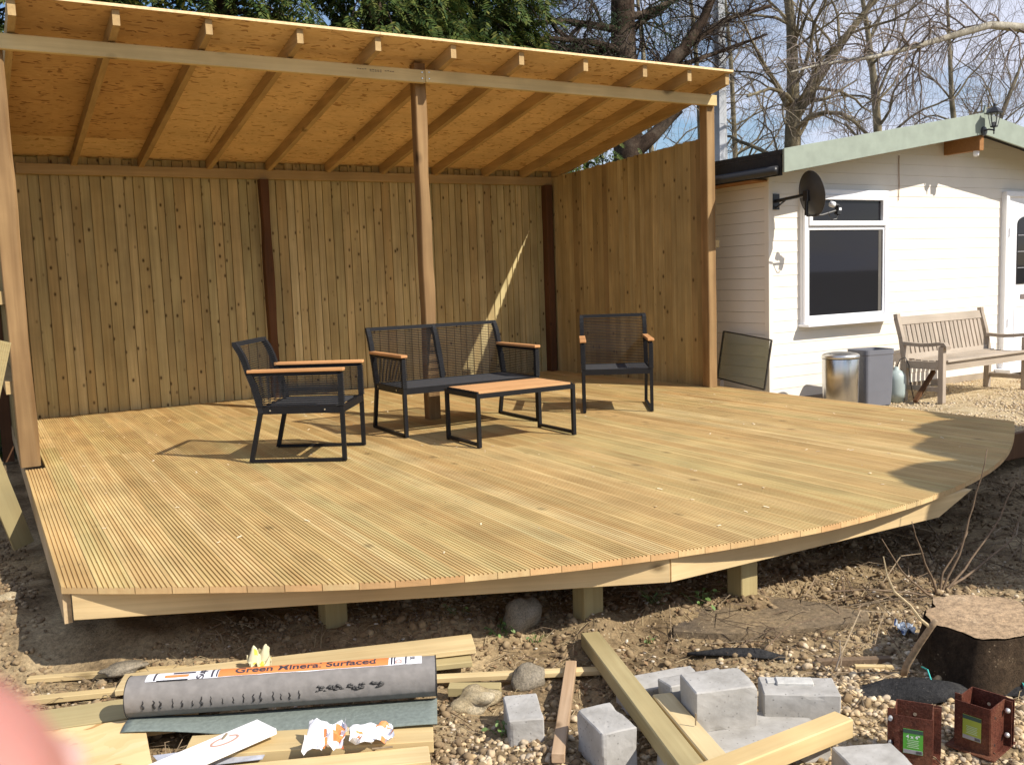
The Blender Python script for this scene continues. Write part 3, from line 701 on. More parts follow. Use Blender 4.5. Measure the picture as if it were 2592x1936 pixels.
# coach lantern on the gable
ln = thing('wall_lantern', 'small black coach lantern fixed to the peak of the green bargeboards', 'lantern', (9.37, 6.15, 2.50))
LO = Vector((9.37, 6.15, 2.50)); cx_, cy_ = 9.372, 6.035
mb = MB(); mb.lathe([(.0, -.003), (.05, 0), (.045, .015), (.0, .02)], 12); bp = mb.build('back_plate', M['black'], ln, (0, 0, -.01), (PI / 2, 0, 0))
MB().tube([(9.37, 6.145, 2.495), (9.37, 6.09, 2.50), (cx_, cy_, 2.485), (cx_, cy_, 2.51)], .009, 8).build('arm', M['black'], ln, -LO)
mb = MB()
for k in range(6):
    a = PI / 3 * k; mb.bar((cx_ + .034 * math.cos(a), cy_ + .034 * math.sin(a), 2.525), (cx_ + .060 * math.cos(a), cy_ + .060 * math.sin(a), 2.655), .006, .006)
mb.lathe([(.0, 2.505), (.036, 2.515), (.036, 2.527), (0, 2.53)], 6, (cx_, cy_, 0)); mb.lathe([(.0, 2.44), (.008, 2.45), (.006, 2.47), (.012, 2.48), (.01, 2.50)], 8, (cx_, cy_, 0))
mb.lathe([(0, 2.53), (.022, 2.532), (.022, 2.565), (0, 2.57)], 10, (cx_, cy_, 0))
mb.build('cage', M['black'], ln, -LO)
MB().lathe([(.082, 2.652), (.084, 2.664), (.060, 2.690), (.035, 2.715), (.012, 2.722), (.012, 2.74), (.015, 2.748), (.0, 2.765)], 6, (cx_, cy_, 0)).build('roof', M['black'], ln, -LO)
MB().lathe([(.033, 2.529), (.057, 2.652)], 6, (cx_, cy_, 0)).build('glass', M['lantern_glass'], ln, -LO)

# ------------------------------------------------------------------ bins, gas bottle, panel, bench
b1 = thing('pedal_bin', 'round stainless steel pedal bin with domed lid against the white wall', 'bin', (7.08, 6.05, -.225))
MB().lathe([(.158, 0), (.160, .02), (.168, .30), (.170, .485), (.166, .495)], 40).build('body', M['steel'], b1, smooth=True)
MB().lathe([(.173, .492), (.175, .505), (.172, .520), (.150, .533), (.09, .545), (.0, .550)], 40).build('lid', M['steel_lid'], b1, smooth=True)
MB().lathe([(.1715, .486), (.1715, .494)], 40).build('seal', M['black'], b1)
MB().box((-.02, -.17, .02), (.10, .05, .02)).build('pedal', M['black'], b1)
b2 = thing('open_bin', 'open grey rectangular plastic bin beside the steel pedal bin', 'bin', (7.534, 6.076, -.225), math.radians(-9))
def rrect(w, d, r, n=4):
    out = []
    for (cx2, cy2, a0) in ((w/2-r, d/2-r, 0), (-w/2+r, d/2-r, 90), (-w/2+r, -d/2+r, 180), (w/2-r, -d/2+r, 270)):
        for k in range(n + 1):
            a = math.radians(a0 + 90 * k / n); out.append((cx2 + r * math.cos(a), cy2 + r * math.sin(a)))
    return out
mb = MB(); rings = [(.315, .245, .03, 0), (.335, .262, .035, .15), (.352, .276, .04, .49), (.360, .284, .042, .50), (.360, .284, .042, .545), (.350, .274, .040, .545), (.340, .264, .036, .49), (.30, .23, .03, .02)]
n_ = len(rrect(1, 1, .1))
for w, d_, r_, z_ in rings: mb.v += [(x, y, z_) for x, y in rrect(w, d_, r_)]
for i in range(len(rings) - 1):
    for k in range(n_): mb.f.append((i*n_+k, i*n_+(k+1)%n_, (i+1)*n_+(k+1)%n_, (i+1)*n_+k)); mb.m.append(0)
mb.f.append(tuple(n_-1-k for k in range(n_))); mb.f.append(tuple((len(rings)-1)*n_+k for k in range(n_))); mb.m += [0, 0]
mb.build('body', M['greyplastic'], b2, smooth=False)
gb = thing('gas_bottle', 'pale blue gas bottle half hidden behind the open grey bin', 'gas bottle', (7.855, 6.03, -.225))
MB().lathe([(.075, 0), (.078, .04), (.09, .045), (.095, .09), (.095, .22), (.088, .27), (.06, .305), (.025, .32), (.02, .345), (0, .35)], 28).build('body', M['gas'], gb, smooth=True)
MB().tube([(0.0, 0, .33), (.02, -.03, .42), (.06, -.06, .44), (.10, -.07, .36), (.11, -.08, .2), (.14, -.10, .02)], .005, 6).build('hose', M['black'], gb, smooth=True)
tag(MB().bar((7.84, 5.80, -.20), (8.20, 5.86, .06), .04, .03).build('dark_bar', M['post_dark']), 'dark brown bar leaning between the gas bottle and the weathered bench', 'bar')
pn = thing('glass_panel', 'spare framed glass pane leaning askew against the shaded side of the chalet', 'glass panel', (6.60, 6.84, .24), rot=(math.radians(-5.5 + 0), math.radians(-8), 0))
# local: y across, z up; tilt about x for askew
mb = MB(); 
for s in (-1, 1): mb.box((0, s * .335, 0), (.016, .014, .49))
for s in (-1, 1): mb.box((0, 0, s * .242), (.016, .656, .012))
fr_ = mb.build('frame', plain('tarnished_frame', (.05, .045, .04), .6, .2, .3, 20), pn)
MB().box((0, 0, 0), (.004, .657, .474)).build('pane', M['panel_glass'], pn)
pn.rotation_euler = (math.radians(5.6), math.radians(6), 0)
tag(MB().box((6.55, 7.12, -.11), (.06, .05, .26)).build('timber_stub', M['bench'], bevel=.003), 'short grey timber stub propping the spare glass pane beside the shelter post', 'timber')

bn = thing('garden_bench', 'weathered grey slatted wooden garden bench with curved arms beside the white wall', 'bench', (8.775, 5.91, -.225), math.radians(2.6))
BW, FYb, RYb = .735, -.215, .195
bwz = M['bench']; bz = wood('weathered_teak_upright', [(0.47, 0.40, 0.33), (0.43, 0.37, 0.30)], (0.30, 0.23, 0.17), 'z', knots=0)
for s in (-1, 1):
    MB().box((s * BW, FYb, .275), (.055, .055, .55)).build('leg', bz, bn, bevel=.003)
    mb = MB(); prev = None
    for (a, za), (b_, zb) in zip([(RYb, 0), (RYb - .01, .38), (RYb + .03, .62), (RYb + .085, .81)], [(RYb - .01, .38), (RYb + .03, .62), (RYb + .085, .81), (RYb + .09, .855)]):
        mb.bar((s * BW, a, za), (s * BW, b_, zb), .05 if zb < .82 else .05, .058 if zb < .5 else .045, up=(0, 1, 0), ext=.004)
    mb.build('leg', bz, bn)
    mb = MB(); pts = [(-.275, .555), (-.25, .585), (-.20, .592), (-.10, .580), (.0, .574), (.10, .578), (.20, .585)]
    vs = []
    for (yy, zz) in pts: vs += [(s * BW - .032, yy, zz - .034), (s * BW + .032, yy, zz - .034), (s * BW + .032, yy, zz), (s * BW - .032, yy, zz)]
    fs_ = [(0, 1, 2, 3)] + [((i)*4+a, (i+1)*4+a, (i+1)*4+(a+1) % 4, i*4+(a+1) % 4) for i in range(len(pts)-1) for a in range(4)] + [tuple((len(pts)-1)*4+k for k in (3, 2, 1, 0))]
    mb.add(vs, fs_); mb.build('armrest', bz, bn)
    MB().bar((s * BW, FYb + .027, .36), (s * BW, RYb - .03, .36), .03, .075).build('side_rail', bwz, bn)
    MB().bar((s * BW, FYb + .027, .13), (s * BW, RYb - .03, .13), .028, .045).build('stretcher', bwz, bn)
MB().bar((-BW + .028, FYb, .355), (BW - .028, FYb, .355), .03, .085).build('front_rail', bwz, bn)
for k in range(6):
    yy = FYb - .015 + k * .072; MB().box((0, yy, .408 - .012 * math.sin(k / 5 * PI)), (2 * BW - .058, .060, .018)).build('seat_slat', bwz, bn)
MB().bar((-BW + .026, RYb + .082, .785), (BW - .026, RYb + .082, .785), .028, .085, up=(0, .3, 1)).build('top_rail', bwz, bn)
MB().bar((-BW + .026, RYb - .0, .43), (BW - .026, RYb - .0, .43), .028, .05, up=(0, .2, 1)).build('lower_rail', bwz, bn)
ms = MB().bar((0, RYb + .002, .45), (0, RYb + .072, .75), .050, .014, up=(0, 1, 0)).mesh('back_slat', bz)
for k in range(19): obj('back_slat', ms, bn, (-BW + .072 + k * (2 * BW - .144) / 18, 0, 0))
# ------------------------------------------------------------------ ground
def sstep(a, b, x): t = min(1, max(0, (x - a) / (b - a))); return t * t * (3 - 2 * t)
def gz(x, y):
    v = Vector((x, y, 3.3))
    h = -.405 + .030 * mnoise.noise(v * 1.1) + .020 * mnoise.noise(v * 3.7)
    h += .016 * mnoise.noise(v * 11) + .008 * mnoise.noise(v * 29)
    # spoil heaped round the middle footing and along the front of the deck
    h += .045 * math.exp(-((x - 2.48) ** 2 + (y - 3.10) ** 2) / .03)
    fe = fy(x); h += .105 * sstep(fe + .08, fe + .42, y) * (1 - sstep(fe + .9, fe + 1.8, y)) * (1 - .65 * sstep(1.6, 2.3, x)) * (1 - sstep(3.0, 3.9, x)) * sstep(-.5, .0, x)
    h += .075 * math.exp(-((x - 2.18) ** 2 + (y - 3.14) ** 2) / .02) + .055 * math.exp(-((x - 2.92) ** 2 + (y - 3.0) ** 2) / .02)
    h -= .10 * sstep(4.0, 5.5, x) * sstep(2.2, 3.0, y)
    h += .10 * sstep(.05, -.7, x) * sstep(4.0, 4.8, y) * (1 - sstep(6, 7, y)) 
    return h
gx = np.unique(np.concatenate([np.arange(-9, -1.2, .35), np.arange(-1.2, -.1, .05), np.arange(-.1, 4.2, .0165), np.arange(4.2, 7.0, .045), np.arange(7.0, 14.01, .35)]))
gy = np.unique(np.concatenate([np.arange(-6, 1.3, .35), np.arange(1.3, 3.95, .0165), np.arange(3.95, 6.6, .06), np.arange(6.6, 10.01, .25)]))
def wobble(name, gx, gy, f, mat):
    V = np.empty((len(gx) * len(gy), 3), dtype=np.float32); k = 0
    for y in gy:
        for x in gx: V[k] = (x, y, f(x, y)); k += 1
    nx, ny = len(gx), len(gy)
    i = (np.arange(ny - 1)[:, None] * nx + np.arange(nx - 1)[None, :]).ravel()
    F = np.stack([i, i + 1, i + nx + 1, i + nx], 1)
    return obj(name, npmesh(name, V, F, mat, smooth=True))
M['soil'] = soilmat('disturbed_soil', (.17, .12, .07), (.33, .245, .145), (.50, .39, .24))
M['grass'] = soilmat('rough_grass', (.05, .06, .02), (.09, .09, .035), (.14, .12, .06), .5)
tag(wobble('soil', gx, gy, gz, M['soil']), kind='structure')
big = MB(); 
for (x0, x1, y0, y1) in ((-300, -8.9, -300, 300), (13.9, 300, -300, 4.0), (-9, 14, -300, -5.9), (-9, 6.5, 9.9, 300), (13.9, 300, 4.0, 300), (6.5, 14, 12.4, 300)):
    big.add([(x0, y0, -.47), (x1, y0, -.47), (x1, y1, -.47), (x0, y1, -.47)], [(0, 1, 2, 3)])
tag(big.build('ground', M['grass']), kind='structure')
M['gravel'] = soilmat('pale_gravel', (.42, .32, .19), (.54, .43, .27), (.66, .55, .37), 2.2, (.75, .68, .52))
gx2 = np.concatenate([np.arange(6.315, 12.0, .05), np.arange(12, 30, .6)]); gy2 = np.concatenate([np.arange(4.30, 6.66, .05), [7.5, 12.4]])
tag(wobble('gravel_path', gx2, gy2, lambda x, y: -.232 + .012 * mnoise.noise(Vector((x * 2.1, y * 2.1, 0))) + .009 * mnoise.noise(Vector((x * 9, y * 9, 2))), M['gravel']), kind='structure')
tag(MB().bar((6.33, 4.24, -.31), (13.9, 4.24, -.31), .05, .20).build('path_edging', M['post_dark'], bevel=.004), kind='structure')

def scatter(name, n, region, fsize, sub, mat, seed, zf, flat=.6, kind='stuff', smooth=False, dens=None, bury=.3):
    r = np.random.RandomState(seed); bv, bf = ICO[sub]; bv = np.array(bv); bf = np.array(bf)
    # a few distinct lumpy shapes
    shapes = []
    for q in range(9):
        k = np.array([1 + .62 * mnoise.noise(Vector(v) * 1.5 + Vector((q * 5.1, q * 2.3, seed))) for v in bv]); shapes.append(bv * k[:, None] * np.array([1, r.uniform(.6, 1), flat * r.uniform(.7, 1.3)]))
    Vs, Fs, o, c = [], [], 0, 0
    while c < n:
        x, y = region(r)
        if dens is not None and r.rand() > dens(x, y): continue
        s = fsize(r); a = r.uniform(0, 2 * PI); ca, sa = math.cos(a), math.sin(a)
        sh_ = shapes[r.randint(9)] * s; tl = r.uniform(-.5, .5)
        X = sh_[:, 0] * ca - sh_[:, 1] * sa; Y = sh_[:, 0] * sa + sh_[:, 1] * ca; Z = sh_[:, 2] + X * tl * .5
        Vs.append(np.stack([X + x, Y + y, Z + zf(x, y) + s * flat * (1 - bury * 2)], 1)); Fs.append(bf + o); o += len(bv); c += 1
    return tag(obj(name, npmesh(name, np.concatenate(Vs), np.concatenate(Fs), mat, smooth)), kind=kind)
def stonemat(name, cols, rough=.8):
    m, nt, b, N, L = newmat(name)
    g = N('ShaderNodeNewGeometry'); r = ramp(N, [(i / (len(cols) - 1), c) for i, c in enumerate(cols)]); L(g.outputs['Random Per Island'], r.inputs['Fac'])
    n = N('ShaderNodeTexNoise'); n.inputs['Scale'].default_value = 60; n.inputs['Detail'].default_value = 4; tc = N('ShaderNodeTexCoord'); L(tc.outputs['Object'], n.inputs['Vector'])
    r2 = ramp(N, [(.3, (.7, .7, .7)), (.7, (1.15, 1.13, 1.1))]); L(n.outputs['Fac'], r2.inputs['Fac'])
    L(mixc(N, L, 1.0, r.outputs['Color'], r2.outputs['Color'], 'MULTIPLY'), b.inputs['Base Color']); b.inputs['Roughness'].default_value = rough
    bump(N, L, b, n.outputs['Fac'], .3, .004); return m
M['pebble'] = stonemat('pebble', [(.50, .36, .19), (.62, .49, .30), (.40, .28, .16), (.68, .58, .42), (.55, .42, .26), (.46, .38, .28), (.62, .46, .26)])
M['clod'] = stonemat('soil_clod', [(.15, .10, .055), (.24, .165, .09), (.33, .24, .135), (.20, .14, .08), (.42, .32, .19)], .95)
M['chip'] = stonemat('flint_chip', [(.55, .46, .33), (.42, .33, .22), (.66, .60, .50), (.36, .27, .17), (.50, .35, .2)])
scatter('gravel_stones', 9000, lambda r: (r.uniform(6.33, 11.5), 4.3 + r.uniform(0, 2.3)), lambda r: r.uniform(.008, .017), 1, M['pebble'], 3, lambda x, y: -.236)
def near(r): return (r.uniform(-.3, 4.6), r.uniform(1.45, 3.95))
def dens_peb(x, y):
    d = 0
    for cx, cy, rr in ((1.35, 2.25, .42), (1.75, 2.0, .35), (2.65, 1.95, .5), (3.0, 1.65, .6), (2.4, 1.7, .4), (3.5, 2.0, .55), (2.2, 1.6, .3)):
        d = max(d, math.exp(-((x - cx) ** 2 + (y - cy) ** 2) / (rr * rr * .5)))
    return min(1, d * 1.3)
scatter('pebble_patches', 5200, near, lambda r: r.uniform(.006, .0125) if r.rand() < .8 else r.uniform(.012, .02), 2, M['pebble'], 5, gz, smooth=True, dens=dens_peb)
scatter('soil_clods', 15000, near, lambda r: r.uniform(.004, .011) if r.rand() < .9 else r.uniform(.012, .026), 1, M['clod'], 7, gz, .7, dens=lambda x, y: .35 + .65 * sstep(-.1, .25, mnoise.noise(Vector((x * 2.2, y * 2.2, 9)))))
scatter('stone_chips', 2600, near, lambda r: r.uniform(.004, .012), 1, M['chip'], 9, gz, .55)
scatter('soil_clods', 3200, lambda r: (r.uniform(-1.2, .15), r.uniform(3.6, 6.6)), lambda r: r.uniform(.005, .018), 1, M['clod'], 17, gz, .7)
scatter('soil_clods', 2600, lambda r: (r.uniform(4.0, 7.2), r.uniform(2.2, 4.6)), lambda r: r.uniform(.005, .017), 1, M['clod'], 19, gz, .7)
# twigs, straw and dead leaves
def litter(name, n, region, seed, mat, lmin, lmax, rad, up=.25, zoff=.004):
    r = random.Random(seed); mb = MB()
    for k in range(n):
        x, y = region(r); a = r.uniform(0, 2 * PI); Ln = r.uniform(lmin, lmax); z = gz(x, y) + zoff
        dx, dy = math.cos(a) * Ln, math.sin(a) * Ln; bx, by = -dy * r.uniform(-.25, .25), dx * r.uniform(-.25, .25)
        e = gz(x + dx, y + dy) + zoff + r.uniform(0, up) * Ln; q = r.uniform(.6, 1.2) * rad
        mb.tube([(x, y, z), (x + dx * .5 + bx, y + dy * .5 + by, (z + e) / 2 + r.uniform(0, .2) * Ln), (x + dx, y + dy, e)], [q, q * .8, q * .35], 3, False)
    return tag(mb.build(name, mat), kind='stuff')
M['twig'] = stonemat('dead_twig', [(.16, .10, .06), (.26, .19, .12), (.36, .28, .18), (.12, .08, .05), (.22, .15, .09)], .9)
M['straw'] = stonemat('dry_stalk', [(.42, .33, .18), (.52, .42, .26), (.34, .26, .14)], .9)
nr = lambda r: (r.uniform(-.3, 4.6), r.uniform(1.5, 3.9))
litter('twigs', 1500, nr, 21, M['twig'], .03, .16, .0022)
litter('dry_stalks', 2600, nr, 22, M['straw'], .015, .09, .0013)
litter('twigs', 260, lambda r: (r.uniform(4.2, 6.8), r.uniform(2.2, 4.2)), 23, M['twig'], .08, .4, .004, .5)
litter('twigs', 60, lambda r: (r.uniform(2.4, 3.6), r.uniform(2.1, 3.0)), 24, M['twig'], .15, .45, .003, .35)
r_ = random.Random(31); mb = MB()
for k in range(2600):
    x, y = nr(r_); z = gz(x, y) + .006; s = r_.uniform(.006, .018); a = r_.uniform(0, 6.28); m_ = Euler((r_.uniform(-.6, .6), r_.uniform(-.6, .6), a)).to_matrix()
    mb.add([Vector((x, y, z)) + m_ @ Vector(v) * s for v in ((-1, 0, 0), (0, -.5, .12), (1, 0, 0), (0, .5, .12))], [(0, 1, 2), (0, 2, 3)])
M['deadleaf'] = stonemat('dead_leaf', [(.20, .12, .06), (.30, .19, .10), (.15, .09, .05), (.38, .27, .15)], .9)
tag(mb.build('leaf_litter', M['deadleaf']), kind='stuff')

# ------------------------------------------------------------------ stones and weeds picked out one by one
M['limestone'] = soilmat('limestone', (.42, .33, .20), (.55, .46, .31), (.66, .58, .44), 3)
M['greystone'] = soilmat('field_stone', (.22, .19, .15), (.32, .28, .22), (.42, .37, .30), 3)
def rock(lbl, x, y, z, r, seed, mat, amp=.5, sub=3, name='stone'):
    return tag(MB().blob((0, 0, 0), r, seed, amp, sub, fr=.9).build(name, mat, None, (x, y, z), smooth=True), lbl, 'stone')
rock('rounded grey boulder lying half in the shade under the front deck edge', 1.915, 3.32, -.30, (.085, .06, .075), 3, M['greystone'])
rock('pointed pale yellow stone just left of the small upright concrete block', 1.44, 2.845, -.375, (.085, .05, .045), 8, M['limestone'], .8)
rock('brown earthy stone behind the small upright concrete block', 1.70, 2.92, -.385, (.07, .05, .05), 12, M['greystone'])
rock('whitish stone at the left margin beside the shaded left edge of the deck', .02, 4.9, -.32, (.06, .05, .05), 15, M['limestone'])
rock('pale stone in the shadow close to the front left corner of the deck', .15, 4.25, -.39, (.04, .03, .03), 16, M['limestone'])
rock('pale stone lying under the far right tip of the deck', 6.25, 3.62, -.44, (.12, .08, .06), 18, M['limestone'])
rock('flat brown stone behind the pale batten left of the felt roll', .40, 3.86, -.36, (.09, .04, .025), 20, M['greystone'])
M['leaf'] = stonemat('weed_leaf', [(.10, .19, .04), (.16, .26, .07), (.08, .14, .03), (.20, .28, .10)], .6)
def weed(lbl, x, y, n, s, seed, blade=False):
    r = random.Random(seed); t = thing('weed', lbl, 'weed', (x, y, gz(x, y))); stems, leaves = MB(), MB()
    for k in range(n):
        a = r.uniform(0, 6.28); d = r.uniform(.1, 1) * s; h = r.uniform(.3, 1.0) * s * .8; bx, by = d * math.cos(a), d * math.sin(a)
        stems.tube([(bx * .3, by * .3, -.01), (bx * .7, by * .7, h * .6), (bx, by, h)], [.0016, .0013, .001], 3, False)
        m_ = Euler((r.uniform(-.7, .7), r.uniform(-.7, .7), a)).to_matrix(); q = r.uniform(.25, .5) * s * (.9 if blade else .7); w = .12 if blade else .42
        pts = [(-.1, 0, 0), (.3, -w, .06), (.8, -w * .8, .04), (1.05, 0, -.08), (.8, w * .8, .04), (.3, w, .06)]
        leaves.add([Vector((bx, by, h)) + m_ @ Vector(p) * q for p in pts], [(0, 1, 2, 3), (0, 3, 4, 5)])
    tag(stems.build('stem', M['leaf'], t), kind='stuff'); tag(leaves.build('foliage', M['leaf'], t), kind='stuff'); return t
weed('low green weed directly right of the bright plank end', 1.80, 3.30, 16, .07, 1)
weed('small green weed behind the bright plank end', 1.70, 3.52, 8, .05, 2)
weed('tiny green weed between the bright plank and the long beam', 1.92, 3.22, 10, .05, 3)
weed('spreading green weed beside the middle deck footing', 2.72, 3.10, 18, .085, 4)
weed('upright grassy tuft right of the middle deck footing', 2.52, 3.20, 12, .08, 5, True)
weed('green weed at the foot of the rightmost deck footing', 2.93, 3.10, 14, .07, 6)
weed('dark green weed beside the small upright concrete block', 1.42, 2.62, 14, .06, 7)
weed('green weed between the concrete blocks and the metal post shoes', 2.42, 2.12, 12, .05, 8)
weed('straggly green weed on the right beyond the tree stump', 3.62, 2.05, 14, .07, 9)
weed('small weed near the sandy slab', 2.30, 2.95, 9, .04, 10)

# ------------------------------------------------------------------ foreground timber
def plank(lbl, a, b, w, h, mat, name='plank', roll=0, ext=0, group=None, cat='plank', cham=.002, kink=0):
    a = Vector(a); b = Vector(b); c = (a + b) / 2; d = b - a
    o = MB().box((0, 0, 0), (d.length + ext, w, h)).build(name, mat, bevel=cham)
    x = d.normalized(); y = Vector((0, 0, 1)).cross(x).normalized(); z = x.cross(y)
    m = Matrix((x, y, z)).transposed() @ Matrix.Rotation(roll, 3, 'X'); m4 = m.to_4x4(); m4.translation = c; o.matrix_world = m4
    return tag(o, lbl, cat, group)
W_ = M['fresh']
plank('bright sawn plank poking out right from behind the felt roll', (.36, 3.715, -.365), (1.63, 3.225, -.335), .155, .022, W_)
plank('short plank end tucked under the bright sawn plank', (1.0, 3.40, -.375), (1.585, 3.165, -.365), .12, .022, M['greenwood'])
plank('thin pale batten lying farthest back on the soil', (.06, 4.03, -.385), (1.24, 3.50, -.385), .035, .02, W_, 'batten', cat='batten')
plank('thin batten running to the left picture edge', (-.5, 4.02, -.385), (.36, 3.685, -.38), .04, .022, W_, 'batten', cat='batten')
plank('thin batten running right from the felt roll behind the upright stick', (1.15, 3.25, -.385), (1.975, 2.81, -.385), .042, .02, W_, 'batten', cat='batten')
plank('weathered greenish plank under the left end of the felt roll', (-.25, 3.63, -.37), (.62, 3.37, -.355), .17, .022, M['greenwood'])
plank('pale plank edge showing between the greenish plank and the strand board', (-.1, 3.43, -.372), (.55, 3.235, -.362), .09, .024, W_)
ob = MB().prism([(.385, 3.30), (.362, 3.005), (.34, 2.55), (-.55, 2.70), (-.42, 3.47), (.09, 3.385)], -.352, -.334).build('strand_board_offcut', [M['osb_cut']])
tag(ob, 'large bright strand board offcut in the bottom left corner', 'board')
plank('long pale plank with knife-cut end in front of the felt roll', (1.185, 2.665, -.362), (.47, 2.99, -.345), .135, .040, W_)
plank('second pale plank alongside, nearer the camera', (1.12, 2.555, -.368), (.42, 2.82, -.355), .10, .034, W_)
plank('pale plank closest to the camera along the bottom margin', (1.05, 2.475, -.375), (.40, 2.66, -.365), .12, .026, W_)
M['whiteboard'] = plain('white_melamine', (.86, .84, .84), .3, 0, .02)
wb = plank('bright white board lying slantwise across the pale planks', (-.15, 2.68, -.31), (.712, 2.925, -.302), .118, .020, [M['whiteboard']], 'white_board', roll=-.05, cat='board')
mb = MB()
for k in range(20):
    if k in (3, 4): continue
    a, b_ = 2 * PI * k / 20, 2 * PI * (k + 1) / 20
    mb.bar((.30 + .045 * math.cos(a), .005 + .022 * math.sin(a), .0108), (.30 + .045 * math.cos(b_), .005 + .022 * math.sin(b_), .0108), .007, .001)
mb.build('ring_stain', plain('rusty_pink_stain', (.55, .32, .24), .8), wb)
MB().bar((.30, .02, .011), (.325, .035, .016), .006, .004).build('screw', M['twig'], wb)
st = plank('short squared stick lying between the two left concrete blocks', (1.885, 2.90, -.37), (1.452, 2.325, -.365), .042, .032, M['fresh'], 'stick', cat='stick'); st.data.materials[0] = wood('brown_stick_timber', [(.44, .27, .12)], (.22, .12, .05), 'x', knots=.6)

plank('long heavy beam reaching from the soil down over the concrete blocks', (2.075, 3.045, -.36), (1.595, 1.80, -.275), .078, .060, M['greenwood'], 'timber_beam', cat='beam', cham=.004)
plank('shorter beam with a nail in it alongside the long heavy beam', (1.895, 2.36, -.305), (1.665, 1.72, -.275), .070, .045, W_, 'timber_beam', cat='beam', cham=.004)
plank('pale squared beam end resting before the concrete block with mortar on top', (2.245, 1.900, -.300), (1.50, 1.86, -.275), .072, .062, W_, 'timber_beam', cat='beam', cham=.004)
tag(MB().tube([(1.815, 2.10, -.265), (1.812, 2.095, -.225)], .0022, 6).build('nail', M['twig']), 'rusty nail standing in the shorter beam', 'nail')
plank('small light offcut strip near the leaning branch', (2.775, 2.30, -.385), (2.885, 2.215, -.385), .022, .012, W_, 'offcut', cat='offcut')
plank('brown wood chunk between the pale yellow stone and the small block', (1.40, 2.99, -.38), (1.56, 2.88, -.38), .05, .035, M['greenwood'], 'wood_chunk', cat='offcut')
plank('dark rotten log piece behind the small light strip', (2.68, 2.40, -.385), (2.93, 2.26, -.385), .03, .03, M['twig'], 'log_piece', cat='log')
tag(MB().tube([(.97, 2.66, -.338), (1.03, 2.635, -.338)], .003, 6).build('screw', M['twig']), 'dark wood screw lying on the long pale plank', 'screw')
# leaning boards at the left margin
lb = deck_board_like = MB(); n = len(PROF)
for yy in (-.6, .75): lb.v += [(px - .06, yy, pz) for px, pz in PROF]
for i in range(n - 1): lb.f.append((i, n + i, n + i + 1, i + 1)); lb.m.append(0)
lb.f.append((n - 1, 2 * n - 1, n, 0)); lb.m.append(0); lb.f.append(tuple(range(n))); lb.f.append(tuple(range(2 * n - 1, n - 1, -1))); lb.m += [0, 0]
lme = lb.mesh('leaning_board', M['greenwood'])
def lean(lbl, top, bot, rollv):
    top = Vector(top); bot = Vector(bot); y = (top - bot).normalized(); z = Vector(rollv); z = (z - y * z.dot(y)).normalized(); x = y.cross(z)
    o = obj('leaning_board', lme); m4 = Matrix((x, y, z)).transposed().to_4x4(); m4.translation = top - y * .75; o.matrix_world = m4; return tag(o, lbl, 'board')
lean('grooved pale board leaning at the left margin, its top end against the shaded fence', (.135, 6.05, .87), (-.20, 5.95, -.35), (.75, -.66, .0))
lean('second grooved board leaning close behind the other at the left margin', (.09, 6.13, .86), (-.24, 6.0, -.35), (.75, -.66, .0))
plank('pale green board end standing on the soil low at the left margin', (.135, 6.05, -.33), (-.10, 5.78, .62), .115, .025, M['greenwood'], 'board_end', roll=1.0, cat='board')

# ------------------------------------------------------------------ concrete blocks
def concretemat():
    m, nt, b, N, L = newmat('grey_concrete'); cv = coords(N, L, (1, 1, 1))
    n = N('ShaderNodeTexNoise'); n.inputs['Scale'].default_value = 9; n.inputs['Detail'].default_value = 8; n.inputs['Roughness'].default_value = .65; L(cv, n.inputs['Vector'])
    r1 = ramp(N, [(.32, (.30, .285, .26)), (.5, (.385, .37, .345)), (.7, (.47, .455, .43))]); L(n.outputs['Fac'], r1.inputs['Fac'])
    v = N('ShaderNodeTexVoronoi'); v.inputs['Scale'].default_value = 75; L(cv, v.inputs['Vector'])
    sx = N('ShaderNodeSeparateColor'); L(v.outputs['Color'], sx.inputs[0]); g = N('ShaderNodeMath'); g.operation = 'GREATER_THAN'; g.inputs[1].default_value = .8; L(sx.outputs[0], g.inputs[0])
    r2 = ramp(N, [(.16, (1, 1, 1)), (.28, (0, 0, 0))]); L(v.outputs['Distance'], r2.inputs['Fac']); k = N('ShaderNodeMath'); k.operation = 'MULTIPLY'; L(r2.outputs['Color'], k.inputs[0]); L(g.outputs[0], k.inputs[1])
    L(mixc(N, L, k.outputs[0], r1.outputs['Color'], (.24, .23, .215)), b.inputs['Base Color']); b.inputs['Roughness'].default_value = .95; b.inputs['Specular IOR Level'].default_value = .15
    bump(N, L, b, n.outputs['Fac'], .45, .006); return m
M['concrete'] = concretemat()
